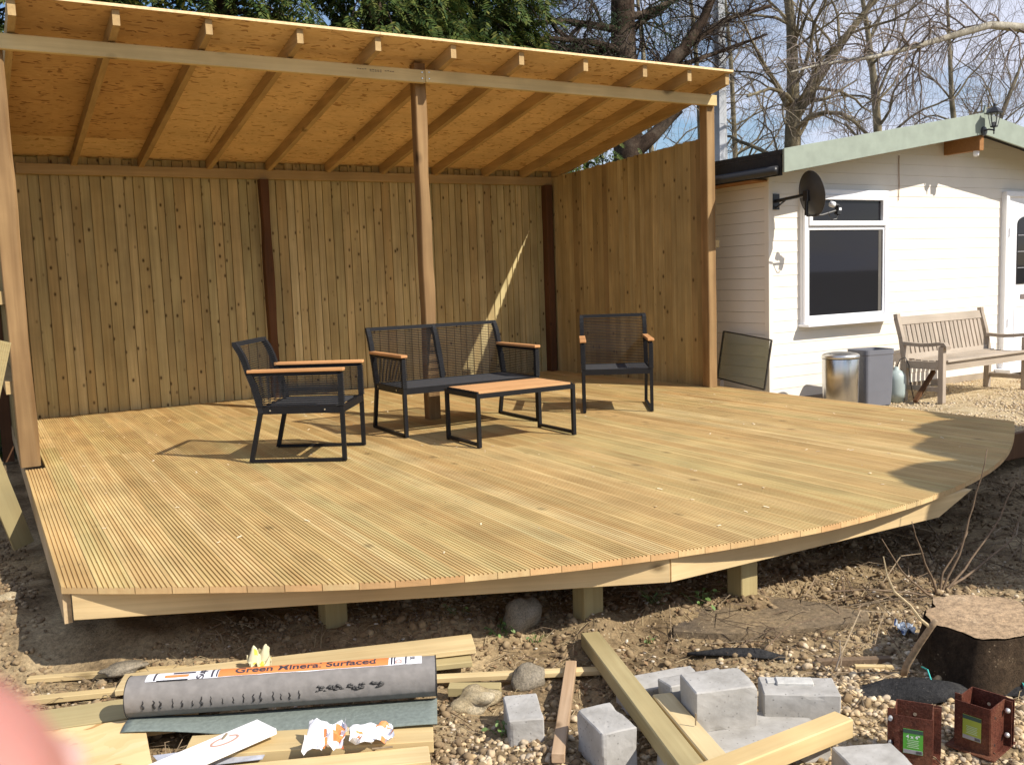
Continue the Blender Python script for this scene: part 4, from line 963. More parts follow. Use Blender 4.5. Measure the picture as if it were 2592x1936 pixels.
def block(lbl, c, d, yaw, seed=0, tilt=(0, 0), extra=None):
    import bmesh
    bm = bmesh.new(); bmesh.ops.create_cube(bm, size=1)
    bmesh.ops.scale(bm, vec=d, verts=bm.verts); bmesh.ops.bevel(bm, geom=bm.edges[:], offset=.004, segments=1, affect='EDGES')
    bmesh.ops.subdivide_edges(bm, edges=[e for e in bm.edges if e.calc_length() > .02], cuts=9, use_grid_fill=True)
    for v in bm.verts:
        e = sum(1 for k in range(3) if abs(v.co[k]) > d[k] / 2 - .007)
        nz = mnoise.noise(v.co * 14 + Vector((seed * 9, 0, 0)))
        if e >= 2: v.co *= 1 - .085 * max(0, nz - .02) * (1.8 if e == 3 else 1)
        v.co += Vector((1, 1, 1)) * .0010 * mnoise.noise(v.co * 60)
    me = bpy.data.meshes.new('concrete_block'); bm.to_mesh(me); bm.free(); me.materials.append(M['concrete'])
    o = obj('concrete_block', me, None, c, (tilt[0], tilt[1], math.radians(yaw)))
    if extra:
        mb = MB()
        for (x, y, z, a, b_, h) in extra: mb.box((x, y, z), (a, b_, h))
        mb.build('mortar', plain('pale_mortar', (.50, .49, .46), .95, 0, .15, 30, .4), o, bevel=.003)
    return tag(o, lbl, 'concrete block', 'loose concrete blocks')
block('small broken concrete block standing alone left of the short squared stick', (1.490, 2.600, -.365), (.118, .19, .10), -24, 1)
block('upright concrete block directly right of the short squared stick', (1.608, 2.282, -.330), (.120, .185, .145), -9.5, 2)
block('flat concrete block farthest back, partly behind the long heavy beam', (2.015, 2.520, -.365), (.30, .12, .09), -14, 3, (.05, 0))
block('middle concrete block leaning in the row behind the front one', (2.045, 2.36, -.335), (.24, .10, .14), -12, 4, (-.12, 0))
block('clean-faced concrete block lying on top of the flat front one', (1.985, 2.185, -.262), (.21, .14, .14), -19, 5, (.03, .0))
block('flat concrete block underneath the clean-faced one', (2.03, 2.085, -.378), (.44, .215, .095), -16, 6)
block('wide concrete block with a mortar ridge along its top, right of the heap', (2.260, 2.100, -.325), (.245, .135, .145), -36.9, 7, extra=[(-.01, .02, .076, .12, .05, .014), (-.06, .03, .074, .08, .04, .006)])
block('low chipped concrete block at the bottom margin beside the green label', (2.165, 1.725, -.355), (.19, .15, .10), -22, 8, (0, .04))
block('dark shaded block corner poking up at the bottom margin', (1.90, 1.66, -.345), (.14, .12, .11), 24, 9, (.3, .2))
block('narrow grey block standing in the shade under the long heavy beam', (1.70, 2.08, -.345), (.06, .14, .12), -30, 10, (.1, .1))

# ------------------------------------------------------------------ post shoes
M['rust'] = soilmat('red_oxide_steel', (.10, .032, .022), (.165, .055, .036), (.22, .10, .06), 2, (.3, .16, .09))
M['rust'].node_tree.nodes['Principled BSDF'].inputs['Roughness'].default_value = .5
def textmesh(txt, size, depth=0.0):
    cu = bpy.data.curves.new('t', 'FONT'); cu.body = txt; cu.size = size; cu.extrude = depth; cu.offset = size * .022; cu.align_x = 'CENTER'; cu.align_y = 'CENTER'
    o = bpy.data.objects.new('t', cu); COL.objects.link(o); dg = bpy.context.evaluated_depsgraph_get(); me = bpy.data.meshes.new_from_object(o.evaluated_get(dg))
    bpy.data.objects.remove(o); return me
def shoe(lbl, c, yaw, w, dpt, lab, txt, bolts):
    t = thing('post_shoe', lbl, 'post shoe', (c[0], c[1], -.40), math.radians(yaw), 'bolt-down post shoes'); H = .150; th = .0035
    MB().box((0, 0, .003), (w + .045, dpt + .045, .005)).build('base_plate', M['rust'], t, bevel=.001)
    MB().box((0, -dpt / 2, H / 2 + .005), (w, th, H)).build('front_wall', M['rust'], t)
    MB().box((0, dpt / 2, H / 2 + .005), (w, th, H)).build('back_wall', M['rust'], t)
    MB().box((w / 2, -.008, H / 2 + .005), (th, dpt - .02, H)).build('side_wall', M['rust'], t)
    mb = MB(); mb.box((-w / 2, .02, H / 2 + .005), (th, dpt - .045, H)); mb.box((-w / 2 - .012, -.012, H / 2 + .005), (.022, th, H * .98)); mb.build('clamp_flange', M['rust'], t)
    mb = MB(); mb.box((w / 2 + .012, dpt / 2 - .018, H / 2 + .005), (.022, th, H * .98)); mb.box((w / 2 + .012, dpt / 2, H / 2 + .005), (.022, th, H * .98)); mb.build('clamp_flange', M['rust'], t)
    for zz in (.045, .125):
        MB().blob((w / 2 + .014, dpt / 2 - .030, zz), .0085, 1, 0, 2).build('bolt_head', plain('zinc_bolt', (.62, .62, .62), .35, .6, .05), t, smooth=True) if bolts else MB().tube([(-w / 2 - .014, -.03, zz), (-w / 2 - .014, .01, zz)], .006, 8).build('bolt', M['mast'], t)
    for xx, zz in ((0, .135),): MB().tube([(xx, dpt / 2 + .0021, zz - .02), (xx, dpt / 2 - .0022, zz - .02)], .0055, 10).build('bolt_hole', M['pebble'], t)
    for sx in (-.3, .25):
        for zz in (.03, .118): MB().box((w / 2 + .0019, sx * dpt * .8, zz), (.0006, .008, .008)).build('nail_hole', M['black'], t)
    lb_ = MB().box((.0, -dpt / 2 - .0024, .078), (.056, .0008, .078)).build('label', lab, t)
    MB().box((.0, -dpt / 2 - .0031, .110), (.056, .0006, .012)).build('label_band', plain('dark_green_band', (.04, .09, .07), .5), lb_)
    MB().box((.0, -dpt / 2 - .0031, .046), (.054, .0006, .012)).build('label_foot', plain('grey_band', (.35, .35, .38), .5), lb_)
    mb = MB()
    for k in range(9): mb.box((.010 + k * .0018, -dpt / 2 - .0038, .046), (.0009, .0004, .009))
    mb.build('barcode', M['black'], lb_)
    if txt:
        me = textmesh(txt, .016); me.materials.append(M['white']); o = obj('lettering', me, lb_, (0, -dpt / 2 - .0032, .093), (PI / 2, 0, 0))
    mb = MB()
    for k in range(5): mb.box((.0, -dpt / 2 - .0031, .082 - k * .0055), (.034 - .004 * (k % 2), .0004, .0018))
    mb.build('small_print', plain('pale_print', (.5, .65, .45), .6), lb_)
    return t
shoe('rust-red metal post shoe with a bright green label', (2.409, 1.771), -56, .106, .112, plain('green_label', (.10, .42, .05), .4, 0, .05), '4 x 4"', False)
shoe('rust-red metal post shoe with a yellow-green label and round bolt heads', (2.645, 1.705), -79, .106, .125, plain('lime_label', (.34, .42, .06), .4, 0, .1), '', True)

# ------------------------------------------------------------------ felt roll
M['felt'] = plain('dusty_grey_felt', (.215, .20, .188), .9, 0, .14, 30, .25)
M['felt_green'] = plain('green_mineral_felt', (.175, .205, .185), .95, 0, .15, 60, .3)
M['tar'] = plain('black_bitumen', (.02, .018, .018), .6)
A_, B_ = Vector((.352, 3.325, -.262)), Vector((1.302, 2.880, -.262)); ax_ = (B_ - A_).normalized(); LR = (B_ - A_).length
fr = thing('felt_roll', 'roll of grey-backed green mineral roofing felt with an orange printed wrapper', 'felt roll', A_, math.atan2(ax_.y, ax_.x))
RR = .0705
mb = MB(); nu, na = 24, 56
for i in range(nu + 1):
    for k in range(na):
        a = 2 * PI * k / na; u = LR * i / nu; rr = RR * (1 + .012 * math.sin(3 * a + i * .2)) * (1 - (.0 if math.sin(a) > -.5 else .05)); mb.v.append((u, -rr * math.cos(a), rr * math.sin(a)))
for i in range(nu):
    for k in range(na): mb.f.append((i * na + k, (i + 1) * na + k, (i + 1) * na + (k + 1) % na, i * na + (k + 1) % na)); mb.m.append(0)
mb.build('felt', M['felt'], fr, smooth=True)
mb = MB()
for u in (0.0, LR):
    for q in range(4):
        r0 = RR * (1 - .2 * q); pts = [(u, -r0 * math.cos(a), r0 * math.sin(a)) for a in [2 * PI * k / 28 for k in range(29)]]; mb.tube(pts, .002, 4, False)
mb.build('roll_end', M['tar'], fr)
def cyl(u, phi, r): return (u, -r * math.cos(phi), r * math.sin(phi))
def wrap(name, u0, u1, p0, p1, r, mat, jag=.0, seed=0):
    mb = MB(); nu_ = max(2, int((u1 - u0) / .012)); na_ = 12
    for i in range(nu_ + 1):
        u = u0 + (u1 - u0) * i / nu_; pp = p0 + jag * (mnoise.noise(Vector((u * 9, seed, 0))) + .4 * mnoise.noise(Vector((u * 40, seed, 0))))
        for k in range(na_ + 1): mb.v.append(cyl(u, pp + (p1 - pp) * k / na_, r))
    for i in range(nu_):
        for k in range(na_): mb.f.append((i * (na_ + 1) + k, (i + 1) * (na_ + 1) + k, (i + 1) * (na_ + 1) + k + 1, i * (na_ + 1) + k + 1)); mb.m.append(0)
    return mb.build(name, mat, fr, smooth=True)
dg_ = math.radians
P0, P1 = dg_(63), dg_(165)
M['paper'] = plain('white_paper', (.78, .78, .82), .6, 0, .04, 20); M['orange'] = plain('orange_print', (.74, .24, .07), .55, 0, .06, 12); M['ink'] = plain('navy_ink', (.05, .045, .06), .6)
pap = wrap('wrapper', .062, LR * .955, P0, P1, RR + .0016, M['paper'], .05, 3)
wrap('orange_band', .305, LR * .845, P0 + .03, P1, RR + .0021, M['orange'], .03, 5)
for u, w in ((.088, .007), (.281, .007), (.298, .005), (LR * .853, .005), (LR * .863, .004), (LR * .900, .005)): wrap('ink_line', u, u + w, P0 + .04, P1, RR + .0026, M['ink'])
wrap('orange_chevron', .125, .205, dg_(74), dg_(84), RR + .0026, M['orange'], .05, 1); wrap('black_chevron', .150, .225, dg_(88), dg_(98), RR + .0026, M['ink'], .05, 9)
wrap('black_tear', .10, .205, dg_(61.5), dg_(65.5), RR + .0024, M['tar'], .05, 12)
def wrap_text(txt, size, uc, pc, mat, rotate=False, sx=1.0):
    me = textmesh(txt, size)
    for v in me.vertices:
        x, y = v.co.x * sx, v.co.y
        if rotate: x, y = -y, x
        v.co = cyl(uc + x, pc + y / RR, RR + .0030)
    me.materials.append(mat); return obj('lettering', me, fr)
wrap_text('Green Mineral Surfaced', .043, .305 + (LR * .845 - .305) / 2 + .006, dg_(84), M['ink'], sx=1.17)
wrap_text('Supa', .036, .247, dg_(90), M['ink'], True)
wrap_text('35', .022, LR * .925, dg_(88), M['ink'], True)
wrap_text('D', .030, LR * .880, dg_(76), plain('pale_red_print', (.75, .38, .30), .6), True)
# unrolled tail
mb = MB(); nu_, nv_ = 40, 10
for i in range(nu_ + 1):
    u = LR * (i / nu_)
    for k in range(nv_ + 1):
        v = k / nv_; wide = .05 + .165 * min(1, .35 + .75 * i / nu_)
        z_ = -RR - .006 + .020 * (1 - v) * math.sin(u * 5) * 0 + (.012 * math.sin(u * 7 + 1) * v + .055 * max(0, .25 - i / nu_) * (1 - v))
        mb.v.append((u, -.01 - wide * v, z_ + .006 * math.sin(v * 3)))
for i in range(nu_):
    for k in range(nv_): mb.f.append((i * (nv_ + 1) + k, i * (nv_ + 1) + k + 1, (i + 1) * (nv_ + 1) + k + 1, (i + 1) * (nv_ + 1) + k)); mb.m.append(0)
tl_ = mb.build('loose_tail', M['felt_green'], fr, smooth=True); sm = tl_.modifiers.new('s', 'SOLIDIFY'); sm.thickness = .003
mb = MB(); r_ = random.Random(5)
for k in range(17):
    u = .06 + .033 * k + r_.uniform(-.006, .006); p0 = dg_(-12); p1 = dg_(r_.uniform(4, 14)); ww = r_.uniform(.002, .0045)
    pts = [cyl(u + ww * .8 * math.sin(q * 2.3 + k), p0 + (p1 - p0) * q / 4, RR + .0006) for q in range(5)]; mb.tube(pts, [ww, ww, ww * .9, ww * .7, ww * .5], 4)
mb.build('bitumen_drip', M['tar'], fr)
mb = MB()
for k in range(46):
    u = r_.uniform(.64, .80) if k < 36 else r_.uniform(.825, .865); ph = dg_(r_.uniform(2, 15) if k < 36 else r_.uniform(4, 18)); q = r_.uniform(.0025, .0065)
    mb.tube([cyl(u - q * 1.6, ph, RR + .0002), cyl(u, ph + .05, RR + .0004), cyl(u + q * 1.8, ph + .01, RR + .0002)], [q * .3, q, q * .3], 5)
mb.build('bitumen_stain', M['tar'], fr)
# crumpled paper
def crumple(lbl, c, s, seed, mats, rot, split=.72):
    mb = MB(); n = 14
    for i in range(n + 1):
        for k in range(n + 1):
            u, v = i / n - .5, k / n - .5; nz = mnoise.noise(Vector((u * 2.6 + seed, v * 2.6, seed))); n2 = mnoise.noise(Vector((u * 5, v * 5 + seed, 1)))
            mb.v.append((u * s[0] + .25 * s[0] * n2 * abs(v), v * s[1] + .2 * s[1] * nz, s[2] * (abs(nz) * 1.6 + .35 * n2 + .15)))
    for i in range(n):
        for k in range(n): mb.f.append((i*(n+1)+k, (i+1)*(n+1)+k, (i+1)*(n+1)+k+1, i*(n+1)+k+1)); mb.m.append(1 if mnoise.noise(Vector((i * .35 + seed, k * .35, 4))) > .32 - 0 * split else 0)
    return tag(mb.build('crumpled_paper', mats, None, c, rot), lbl, 'paper', 'torn wrapper scraps')
crumple('crumpled white wrapper scrap beside the white board', (.855, 2.755, -.322), (.125, .11, .055), 2, [M['paper'], M['orange']], (.2, 0, -.5))
crumple('torn white and orange wrapper scrap in front of the felt tail', (.985, 2.695, -.325), (.135, .085, .045), 11, [M['paper'], M['orange']], (.15, 0, -.35))
crumple('crumpled cream and yellow scrap behind the felt roll', (.84, 3.50, -.325), (.085, .08, .055), 23, [plain('cream_paper', (.68, .62, .42), .7), plain('yellow_print', (.75, .62, .08), .6)], (.3, 0, 0))
lf = MB().prism([(.37, 3.02), (.72, 2.90), (.66, 2.80), (.39, 2.90)], -.343, -.341).build('leaflet', plain('grey_leaflet', (.40, .42, .48), .6, 0, .2, 40)); tag(lf, 'grey printed leaflet lying in the shade under the felt tail', 'leaflet')

# ------------------------------------------------------------------ stump, branch, slab, membrane
def stump():
    t = thing('tree_stump', 'old sawn tree stump with a flat irregular top on the right', 'stump', (3.19, 2.06, -.40)); n = 64
    def R(a, z): return (.218 + .026 * math.sin(2 * a + .6) + .014 * math.sin(5 * a + 1) + .008 * math.sin(9 * a) + .005 * math.sin(17 * a + 2)) * (1.0 if z > .15 else 1 + (.15 - z) * 1.1 * (1 + .8 * math.sin(4 * a)))
    mb = MB(); hs_ = [-.05, 0, .05, .10, .16, .196]
    for z_ in hs_:
        for k in range(n): a = 2 * PI * k / n; r = R(a, z_) * (1 - .02 * (z_ > .19)) + .006 * mnoise.noise(Vector((math.cos(a) * 6, math.sin(a) * 6, z_ * 3))); mb.v.append((r * math.cos(a), r * math.sin(a), z_))
    for i in range(len(hs_) - 1):
        for k in range(n): mb.f.append((i*n+k, i*n+(k+1)%n, (i+1)*n+(k+1)%n, (i+1)*n+k)); mb.m.append(0)
    mb.build('bark', soilmat('stump_bark', (.03, .021, .015), (.065, .045, .03), (.12, .085, .055), 1.2, (.2, .15, .1)), t, smooth=True)
    mb = MB(); mb.v.append((0, 0, .206))
    for q in (.35, .7, .985):
        for k in range(n): a = 2 * PI * k / n; r = R(a, .2) * .98 * q; mb.v.append((r * math.cos(a), r * math.sin(a), .200 + .005 * (1 - q) + .003 * mnoise.noise(Vector((r * math.cos(a) * 20, r * math.sin(a) * 20, 0)))))
    for k in range(n): mb.f.append((0, 1 + k, 1 + (k + 1) % n)); mb.m.append(0)
    for i in range(2):
        for k in range(n): mb.f.append((1+i*n+k, 1+(i+1)*n+k, 1+(i+1)*n+(k+1)%n, 1+i*n+(k+1)%n)); mb.m.append(0)
    mb.build('cut_face', soilmat('weathered_end_grain', (.40, .28, .175), (.50, .36, .235), (.58, .44, .30), .9, (.6, .48, .34)), t, smooth=True)
stump()
br = thing('fallen_branch', 'bare forked branch leaning on the soil left of the stump', 'branch', (2.86, 2.158, -.40))
MB().tube([(0, 0, -.01), (.005, -.02, .06), (.0, -.07, .15), (-.02, -.135, .245), (-.015, -.15, .27)], [.014, .013, .012, .011, .010], 8).build('limb', plain('tan_branch_bark', (.34, .24, .145), .8, 0, .3, 50), br, smooth=True)
MB().tube([(-.02, -.13, .24), (-.07, -.125, .28), (-.12, -.12, .34), (-.19, -.11, .40), (-.215, -.10, .46), (-.235, -.1, .53)], [.007, .006, .005, .004, .003, .002], 6).build('twig', M['straw'], br)
tag(MB().tube([(2.70, 2.33, -.40), (2.715, 2.315, -.33), (2.705, 2.31, -.27)], [.004, .003, .002], 5).build('twig', M['bench']), 'thin pale twig standing up beside the small light strip', 'twig')
M['stem'] = plain('brown_stem', (.17, .115, .07), .8, 0, .3, 40)
ys_ = thing('young_shrub', 'leafless young shrub with a few upright stems in front of the shaded deck tip', 'shrub', (3.745, 2.63, -.42))
for pts in ([(0, 0, 0), (.10, -.03, .20), (.17, -.05, .42), (.215, -.08, .69)], [(0, 0, 0), (.22, -.02, .16), (.38, -.05, .34), (.47, -.07, .51)],
            [(0, 0, 0), (-.12, -.01, .06), (-.30, -.02, .20), (-.44, -.03, .37)], [(0, 0, 0), (.03, .0, .12), (.10, -.02, .22), (.16, -.03, .30)],
            [(0, 0, 0), (-.06, .0, .12), (-.14, .0, .26), (-.215, -.01, .405)], [(.05, 0, .04), (.30, 0, .10), (.52, -.02, .20), (.62, -.02, .38)], [(0, 0, 0), (-.15, .05, .05), (-.4, .1, .10), (-.62, .12, .13)],
            [(0, 0, 0), (-.25, -.08, -.02), (-.5, -.1, .02)]):
    P_ = [Vector(p) for p in pts]; q = []
    for i in range(len(P_) - 1):
        for k in range(4): w = P_[i].lerp(P_[i + 1], k / 4); q.append(w + Vector((mnoise.noise(w * 9), mnoise.noise(w * 9 + Vector((5, 0, 0))), 0)) * .010)
    q.append(P_[-1]); MB().tube(q, [.0068 - .0052 * i / len(q) for i in range(len(q))], 6).build('stem', M['stem'], ys_, smooth=True)
sl_ = [(2.42, 2.93), (2.50, 3.03), (2.72, 3.08), (3.02, 3.05), (3.16, 2.83), (3.24, 2.62), (3.17, 2.55), (2.93, 2.62), (2.72, 2.70), (2.55, 2.80)]
tag(MB().prism([(x, y + .0) for x, y in sl_][::-1], -.405, -.368).build('buried_slab', soilmat('sandy_slab', (.13, .105, .085), (.24, .185, .125), (.36, .27, .165), .9, (.5, .4, .25))), 'flat grey brown slab half covered with sandy soil', 'slab')
def sheet(name, lbl, pts, w, mat, lift, cat, wob=.02):
    P_ = [Vector(p) for p in pts]; mb = MB(); n = len(P_); m_ = 7
    for i, p in enumerate(P_):
        d = (P_[min(i + 1, n - 1)] - P_[max(i - 1, 0)]).normalized(); s_ = Vector((-d.y, d.x, 0)); ww = w[i]
        for k in range(m_): v = k / (m_ - 1) - .5; mb.v.append(tuple(p + s_ * ww * v + Vector((0, 0, lift * (1 - (2 * v) ** 2) * (ww / max(w)) + wob * mnoise.noise(p * 6 + Vector((v * 2, 0, 0)))))))
    for i in range(n - 1):
        for k in range(m_ - 1): mb.f.append((i*m_+k, i*m_+k+1, (i+1)*m_+k+1, (i+1)*m_+k)); mb.m.append(0)
    o = mb.build(name, mat, smooth=True); s_ = o.modifiers.new('s', 'SOLIDIFY'); s_.thickness = .004; return tag(o, lbl, cat)
M['membrane'] = soilmat('black_membrane', (.03, .03, .032), (.045, .045, .048), (.075, .072, .07), 1.5, (.12, .11, .10))
sheet('membrane_sheet', 'black geotextile sheet folded like a lens left of the post shoes', [(2.53, 2.19, -.395), (2.61, 2.145, -.39), (2.70, 2.085, -.385), (2.79, 2.03, -.385), (2.88, 1.97, -.385), (3.00, 1.89, -.395)], [.01, .08, .16, .19, .15, .03], M['membrane'], .035, 'ground sheet')
sheet('membrane_sheet', 'black geotextile strip running out to the right picture edge', [(2.93, 1.98, -.39), (3.05, 1.90, -.385), (3.20, 1.80, -.385), (3.4, 1.68, -.39), (3.7, 1.5, -.39)], [.05, .13, .17, .19, .2], M['membrane'], .012, 'ground sheet')
sheet('membrane_sheet', 'ragged dark sheeting scrap between the sandy slab and the blocks', [(2.33, 2.74, -.39), (2.45, 2.66, -.38), (2.55, 2.58, -.385), (2.62, 2.50, -.39)], [.02, .07, .06, .01], M['membrane'], .03, 'ground sheet')
M['teal'] = plain('teal_string', (.05, .45, .40), .6)
for k, (lbl, pts) in enumerate((('teal string across the lens-shaped black sheet', [(2.895, 2.10, -.345), (2.86, 2.05, -.330), (2.82, 2.00, -.358)]), ('teal string on the black strip at the right edge', [(3.155, 1.91, -.375), (3.13, 1.87, -.368), (3.09, 1.83, -.372)]), ('short teal string end on the pebbles before the black sheet', [(2.66, 2.02, -.392), (2.71, 2.03, -.385), (2.74, 2.02, -.39)]))):
    tag(MB().tube(pts, .0028, 5).build('string', M['teal']), lbl, 'string')
crumple('torn silvery blue foil bag in the leaf litter left of the stump', (3.22, 2.42, -.385), (.10, .07, .03), 31, [plain('silver_foil', (.5, .55, .6), .35, .4, .2, 30), plain('blue_foil', (.03, .06, .16), .4)], (.1, 0, .8))
# ------------------------------------------------------------------ trees
def barkmat(name, c1, c2, c3, sc=1.0):
    return soilmat(name, c1, c2, c3, sc, c3)
M['bark_pine'] = barkmat('pine_bark', (.030, .021, .016), (.065, .045, .034), (.14, .11, .085), 1.2)
M['bark_bare'] = barkmat('grey_green_bark', (.13, .11, .075), (.24, .205, .14), (.34, .30, .21), 1.0)
M['bark_birch'] = barkmat('silver_bark', (.22, .20, .16), (.40, .37, .31), (.55, .52, .46), .9)
M['twig_dark'] = plain('dark_twig', (.060, .042, .032), .9, var=.3)
M['twig_red'] = plain('reddish_twig', (.19, .15, .125), .9, var=.25, scale=2)
M['twig_olive'] = plain('olive_twig', (.22, .18, .125), .9, var=.25, scale=2)
def leafmat(name, cols, trans=.25):
    m, nt, b, N, L = newmat(name)
    g = N('ShaderNodeNewGeometry'); r = ramp(N, [(i / (len(cols) - 1), c) for i, c in enumerate(cols)]); L(g.outputs['Random Per Island'], r.inputs['Fac'])
    L(r.outputs['Color'], b.inputs['Base Color']); b.inputs['Roughness'].default_value = .6; b.inputs['Specular IOR Level'].default_value = .2
    t = N('ShaderNodeBsdfTranslucent'); L(r.outputs['Color'], t.inputs['Color']); mx = N('ShaderNodeMixShader'); mx.inputs[0].default_value = trans
    L(b.outputs[0], mx.inputs[1]); L(t.outputs[0], mx.inputs[2]); L(mx.outputs[0], nt.nodes['Material Output'].inputs['Surface']); return m
M['thuja'] = leafmat('conifer_spray', [(.022, .045, .014), (.045, .085, .022), (.09, .13, .03), (.03, .06, .018), (.15, .18, .04), (.025, .05, .016), (.19, .19, .045), (.03, .055, .018)])
M['pineneedle'] = leafmat('pine_needle', [(.02, .04, .018), (.035, .06, .025), (.05, .08, .03)], .1)
class Tubes:   # fast accumulation of many thin branches
    def __init__(s): s.V = []; s.F = []; s.o = 0
    def add(s, pts, rad, n):
        pts = np.asarray(pts, dtype=float); m = len(pts); d = np.gradient(pts, axis=0); d /= (np.linalg.norm(d, axis=1)[:, None] + 1e-9)
        ref = np.array([0, 0, 1.0]) if abs(d[0][2]) < .9 else np.array([1.0, 0, 0]); r = np.cross(d, ref); r /= (np.linalg.norm(r, axis=1)[:, None] + 1e-9); u = np.cross(d, r)
        a = 2 * PI * np.arange(n) / n; rad = np.asarray(rad)[:, None, None]
        V = pts[:, None, :] + rad * (r[:, None, :] * np.cos(a)[None, :, None] + u[:, None, :] * np.sin(a)[None, :, None])
        i = np.arange(m - 1)[:, None] * n; k = np.arange(n)[None, :]; k2 = (k + 1) % n
        F = np.stack([i + k, i + k2, i + n + k2, i + n + k], -1).reshape(-1, 4) + s.o
        s.V.append(V.reshape(-1, 3)); s.F.append(F); s.o += m * n
    def build(s, name, mat, parent, off, smooth=True):
        V = np.concatenate(s.V) - np.array(off); return obj(name, npmesh(name, V, np.concatenate(s.F), mat, smooth), parent)
def limb(r, p, d, Ln, wig, grav, seg):
    pts = [p.copy()]; d = d.normalized()
    for i in range(seg):
        d = (d + Vector((r.gauss(0, wig), r.gauss(0, wig), r.gauss(0, wig) + grav))).normalized(); p = p + d * (Ln / seg); pts.append(p.copy())
    return pts, d
def grow(r, thick, thin, p, d, Ln, rad, lev, maxlev, prm):
    seg = 7 if lev < 2 else (5 if lev < maxlev else 4)
    pts, dd = limb(r, p, d, Ln, prm['wig'] * (1 + .25 * lev), prm['grav'][min(lev, len(prm['grav']) - 1)], seg)
    end = rad * (.45 if lev < maxlev else .35); rr = [rad + (end - rad) * i / seg for i in range(seg + 1)]
    (thick if rad > prm['split'] else thin).add(pts, rr, 7 if rad > .05 else (5 if rad > .015 else 3))
    if lev >= maxlev: return
    n = prm['kids'][min(lev, len(prm['kids']) - 1)]
    for k in range(n):
        t = .18 + .82 * (k + r.uniform(.1, .9)) / n; i = min(seg - 1, int(t * seg)); q = pts[i].lerp(pts[i + 1], t * seg - i); base = (pts[i + 1] - pts[i]).normalized()
        ax = base.cross(Vector((r.gauss(0, 1), r.gauss(0, 1), r.gauss(0, 1)))).normalized(); ang = r.uniform(*prm['ang'])
        nd = Matrix.Rotation(ang, 3, ax) @ base; nd.z += prm['lift']; 
        rq = (rad + (end - rad) * t)
        grow(r, thick, thin, q, nd, Ln * r.uniform(*prm['len']) * (1.15 - .5 * t), rq * r.uniform(.42, .62), lev + 1, maxlev, prm)
def path(thick, pts, rads, n=10):
    P_ = [Vector(p) for p in pts]; out, rr = [], []
    for i in range(len(P_) - 1):
        for k in range(4): out.append(P_[i].lerp(P_[i + 1], k / 4)); rr.append(rads[i] + (rads[i + 1] - rads[i]) * k / 4)
    out.append(P_[-1]); rr.append(rads[-1]); thick.add(out, rr, n); return out, rr
def bare_tree(lbl, base, stems, seed, prm, maxlev, bark, twig, extra=None, name='bare_tree', group=None, cat='tree'):
    r = random.Random(seed); t = thing(name, lbl, cat, base, 0, group); thick, thin = Tubes(), Tubes()
    for (pts, rads, nk, Lk) in stems:
        out, rr = path(thick, pts, rads, 12)
        for k in range(nk):
            f = .25 + .75 * (k + r.random()) / nk; i = min(len(out) - 2, int(f * (len(out) - 1))); b = (out[i + 1] - out[i]).normalized()
            ax = b.cross(Vector((r.gauss(0, 1), r.gauss(0, 1), r.gauss(0, .6)))).normalized(); nd = Matrix.Rotation(r.uniform(.6, 1.25), 3, ax) @ b
            grow(r, thick, thin, out[i], nd, Lk * r.uniform(.6, 1.15), max(.008, rr[i] * r.uniform(.25, .45)), 1, maxlev, prm)
        grow(r, thick, thin, out[-1], out[-1] - out[-2], Lk * .9, rr[-1] * .8, 1, maxlev, prm)
    thick.build('trunk', bark, t, base); tag(thin.build('crown', twig, t, base, False), kind='stuff'); return t
PB = dict(wig=.16, grav=[.02, .0, .01, .015], kids=[5, 6, 5, 4], ang=(.45, 1.15), len=(.45, .72), lift=.10, split=.022)
bare_tree('leafless tree with a forked greenish trunk right behind the chalet roof', (14.9, 14, -.45),
          [([(14.7, 14, -.45), (14.85, 14, 2.0), (14.92, 14, 3.7), (14.93, 14.0, 4.25), (14.88, 13.95, 5.0), (14.78, 13.9, 6.0), (14.45, 13.8, 7.4), (14.3, 13.8, 8.8)], [.22, .19, .17, .15, .125, .10, .07, .04], 17, 2.3),
           ([(14.93, 14, 4.15), (15.15, 13.7, 4.75), (15.45, 13.4, 5.4), (15.9, 13.1, 6.1), (16.4, 12.8, 6.8)], [.12, .105, .085, .06, .04], 10, 2.1),
           ([(14.85, 14, 4.35), (14.3, 13.8, 4.75), (13.75, 13.6, 5.05), (13.2, 13.4, 5.45)], [.07, .055, .04, .025], 7, 1.3)],
          41, PB, 4, M['bark_bare'], M['twig_olive'], group='bare trees beyond the fence')
bare_tree('thinner leafless tree behind the middle of the chalet roof', (22.5, 18, -.45),
          [([(22.4, 18, -.45), (22.6, 18, 3.2), (22.55, 18, 5.0), (22.35, 18, 6.4), (22.1, 18, 7.6), (21.6, 18, 9.5)], [.17, .14, .115, .095, .07, .04], 18, 2.8)], 43, PB, 4, M['bark_bare'], M['twig_red'], group='bare trees beyond the fence')
bare_tree('slender leafless tree seen between the tall steel mast and the right shelter post', (14.6, 16.5, -.45),
          [([(14.6, 16.5, -.45), (14.7, 16.5, 3.0), (14.62, 16.5, 5.0), (14.5, 16.5, 6.6), (14.1, 16.4, 8.6)], [.09, .075, .06, .045, .02], 17, 1.9)], 47, PB, 3, M['bark_bare'], M['twig_olive'], group='bare trees beyond the fence')
bare_tree('faint leafless tree farthest back between the fork and the mast', (22.5, 24, -.45),
          [([(22.5, 24, -.45), (22.9, 24, 4.0), (22.7, 24, 8.0), (22.3, 24, 11.5)], [.12, .10, .07, .03], 26, 3.2)], 53, PB, 3, M['bark_bare'], M['twig_red'], group='bare trees beyond the fence')
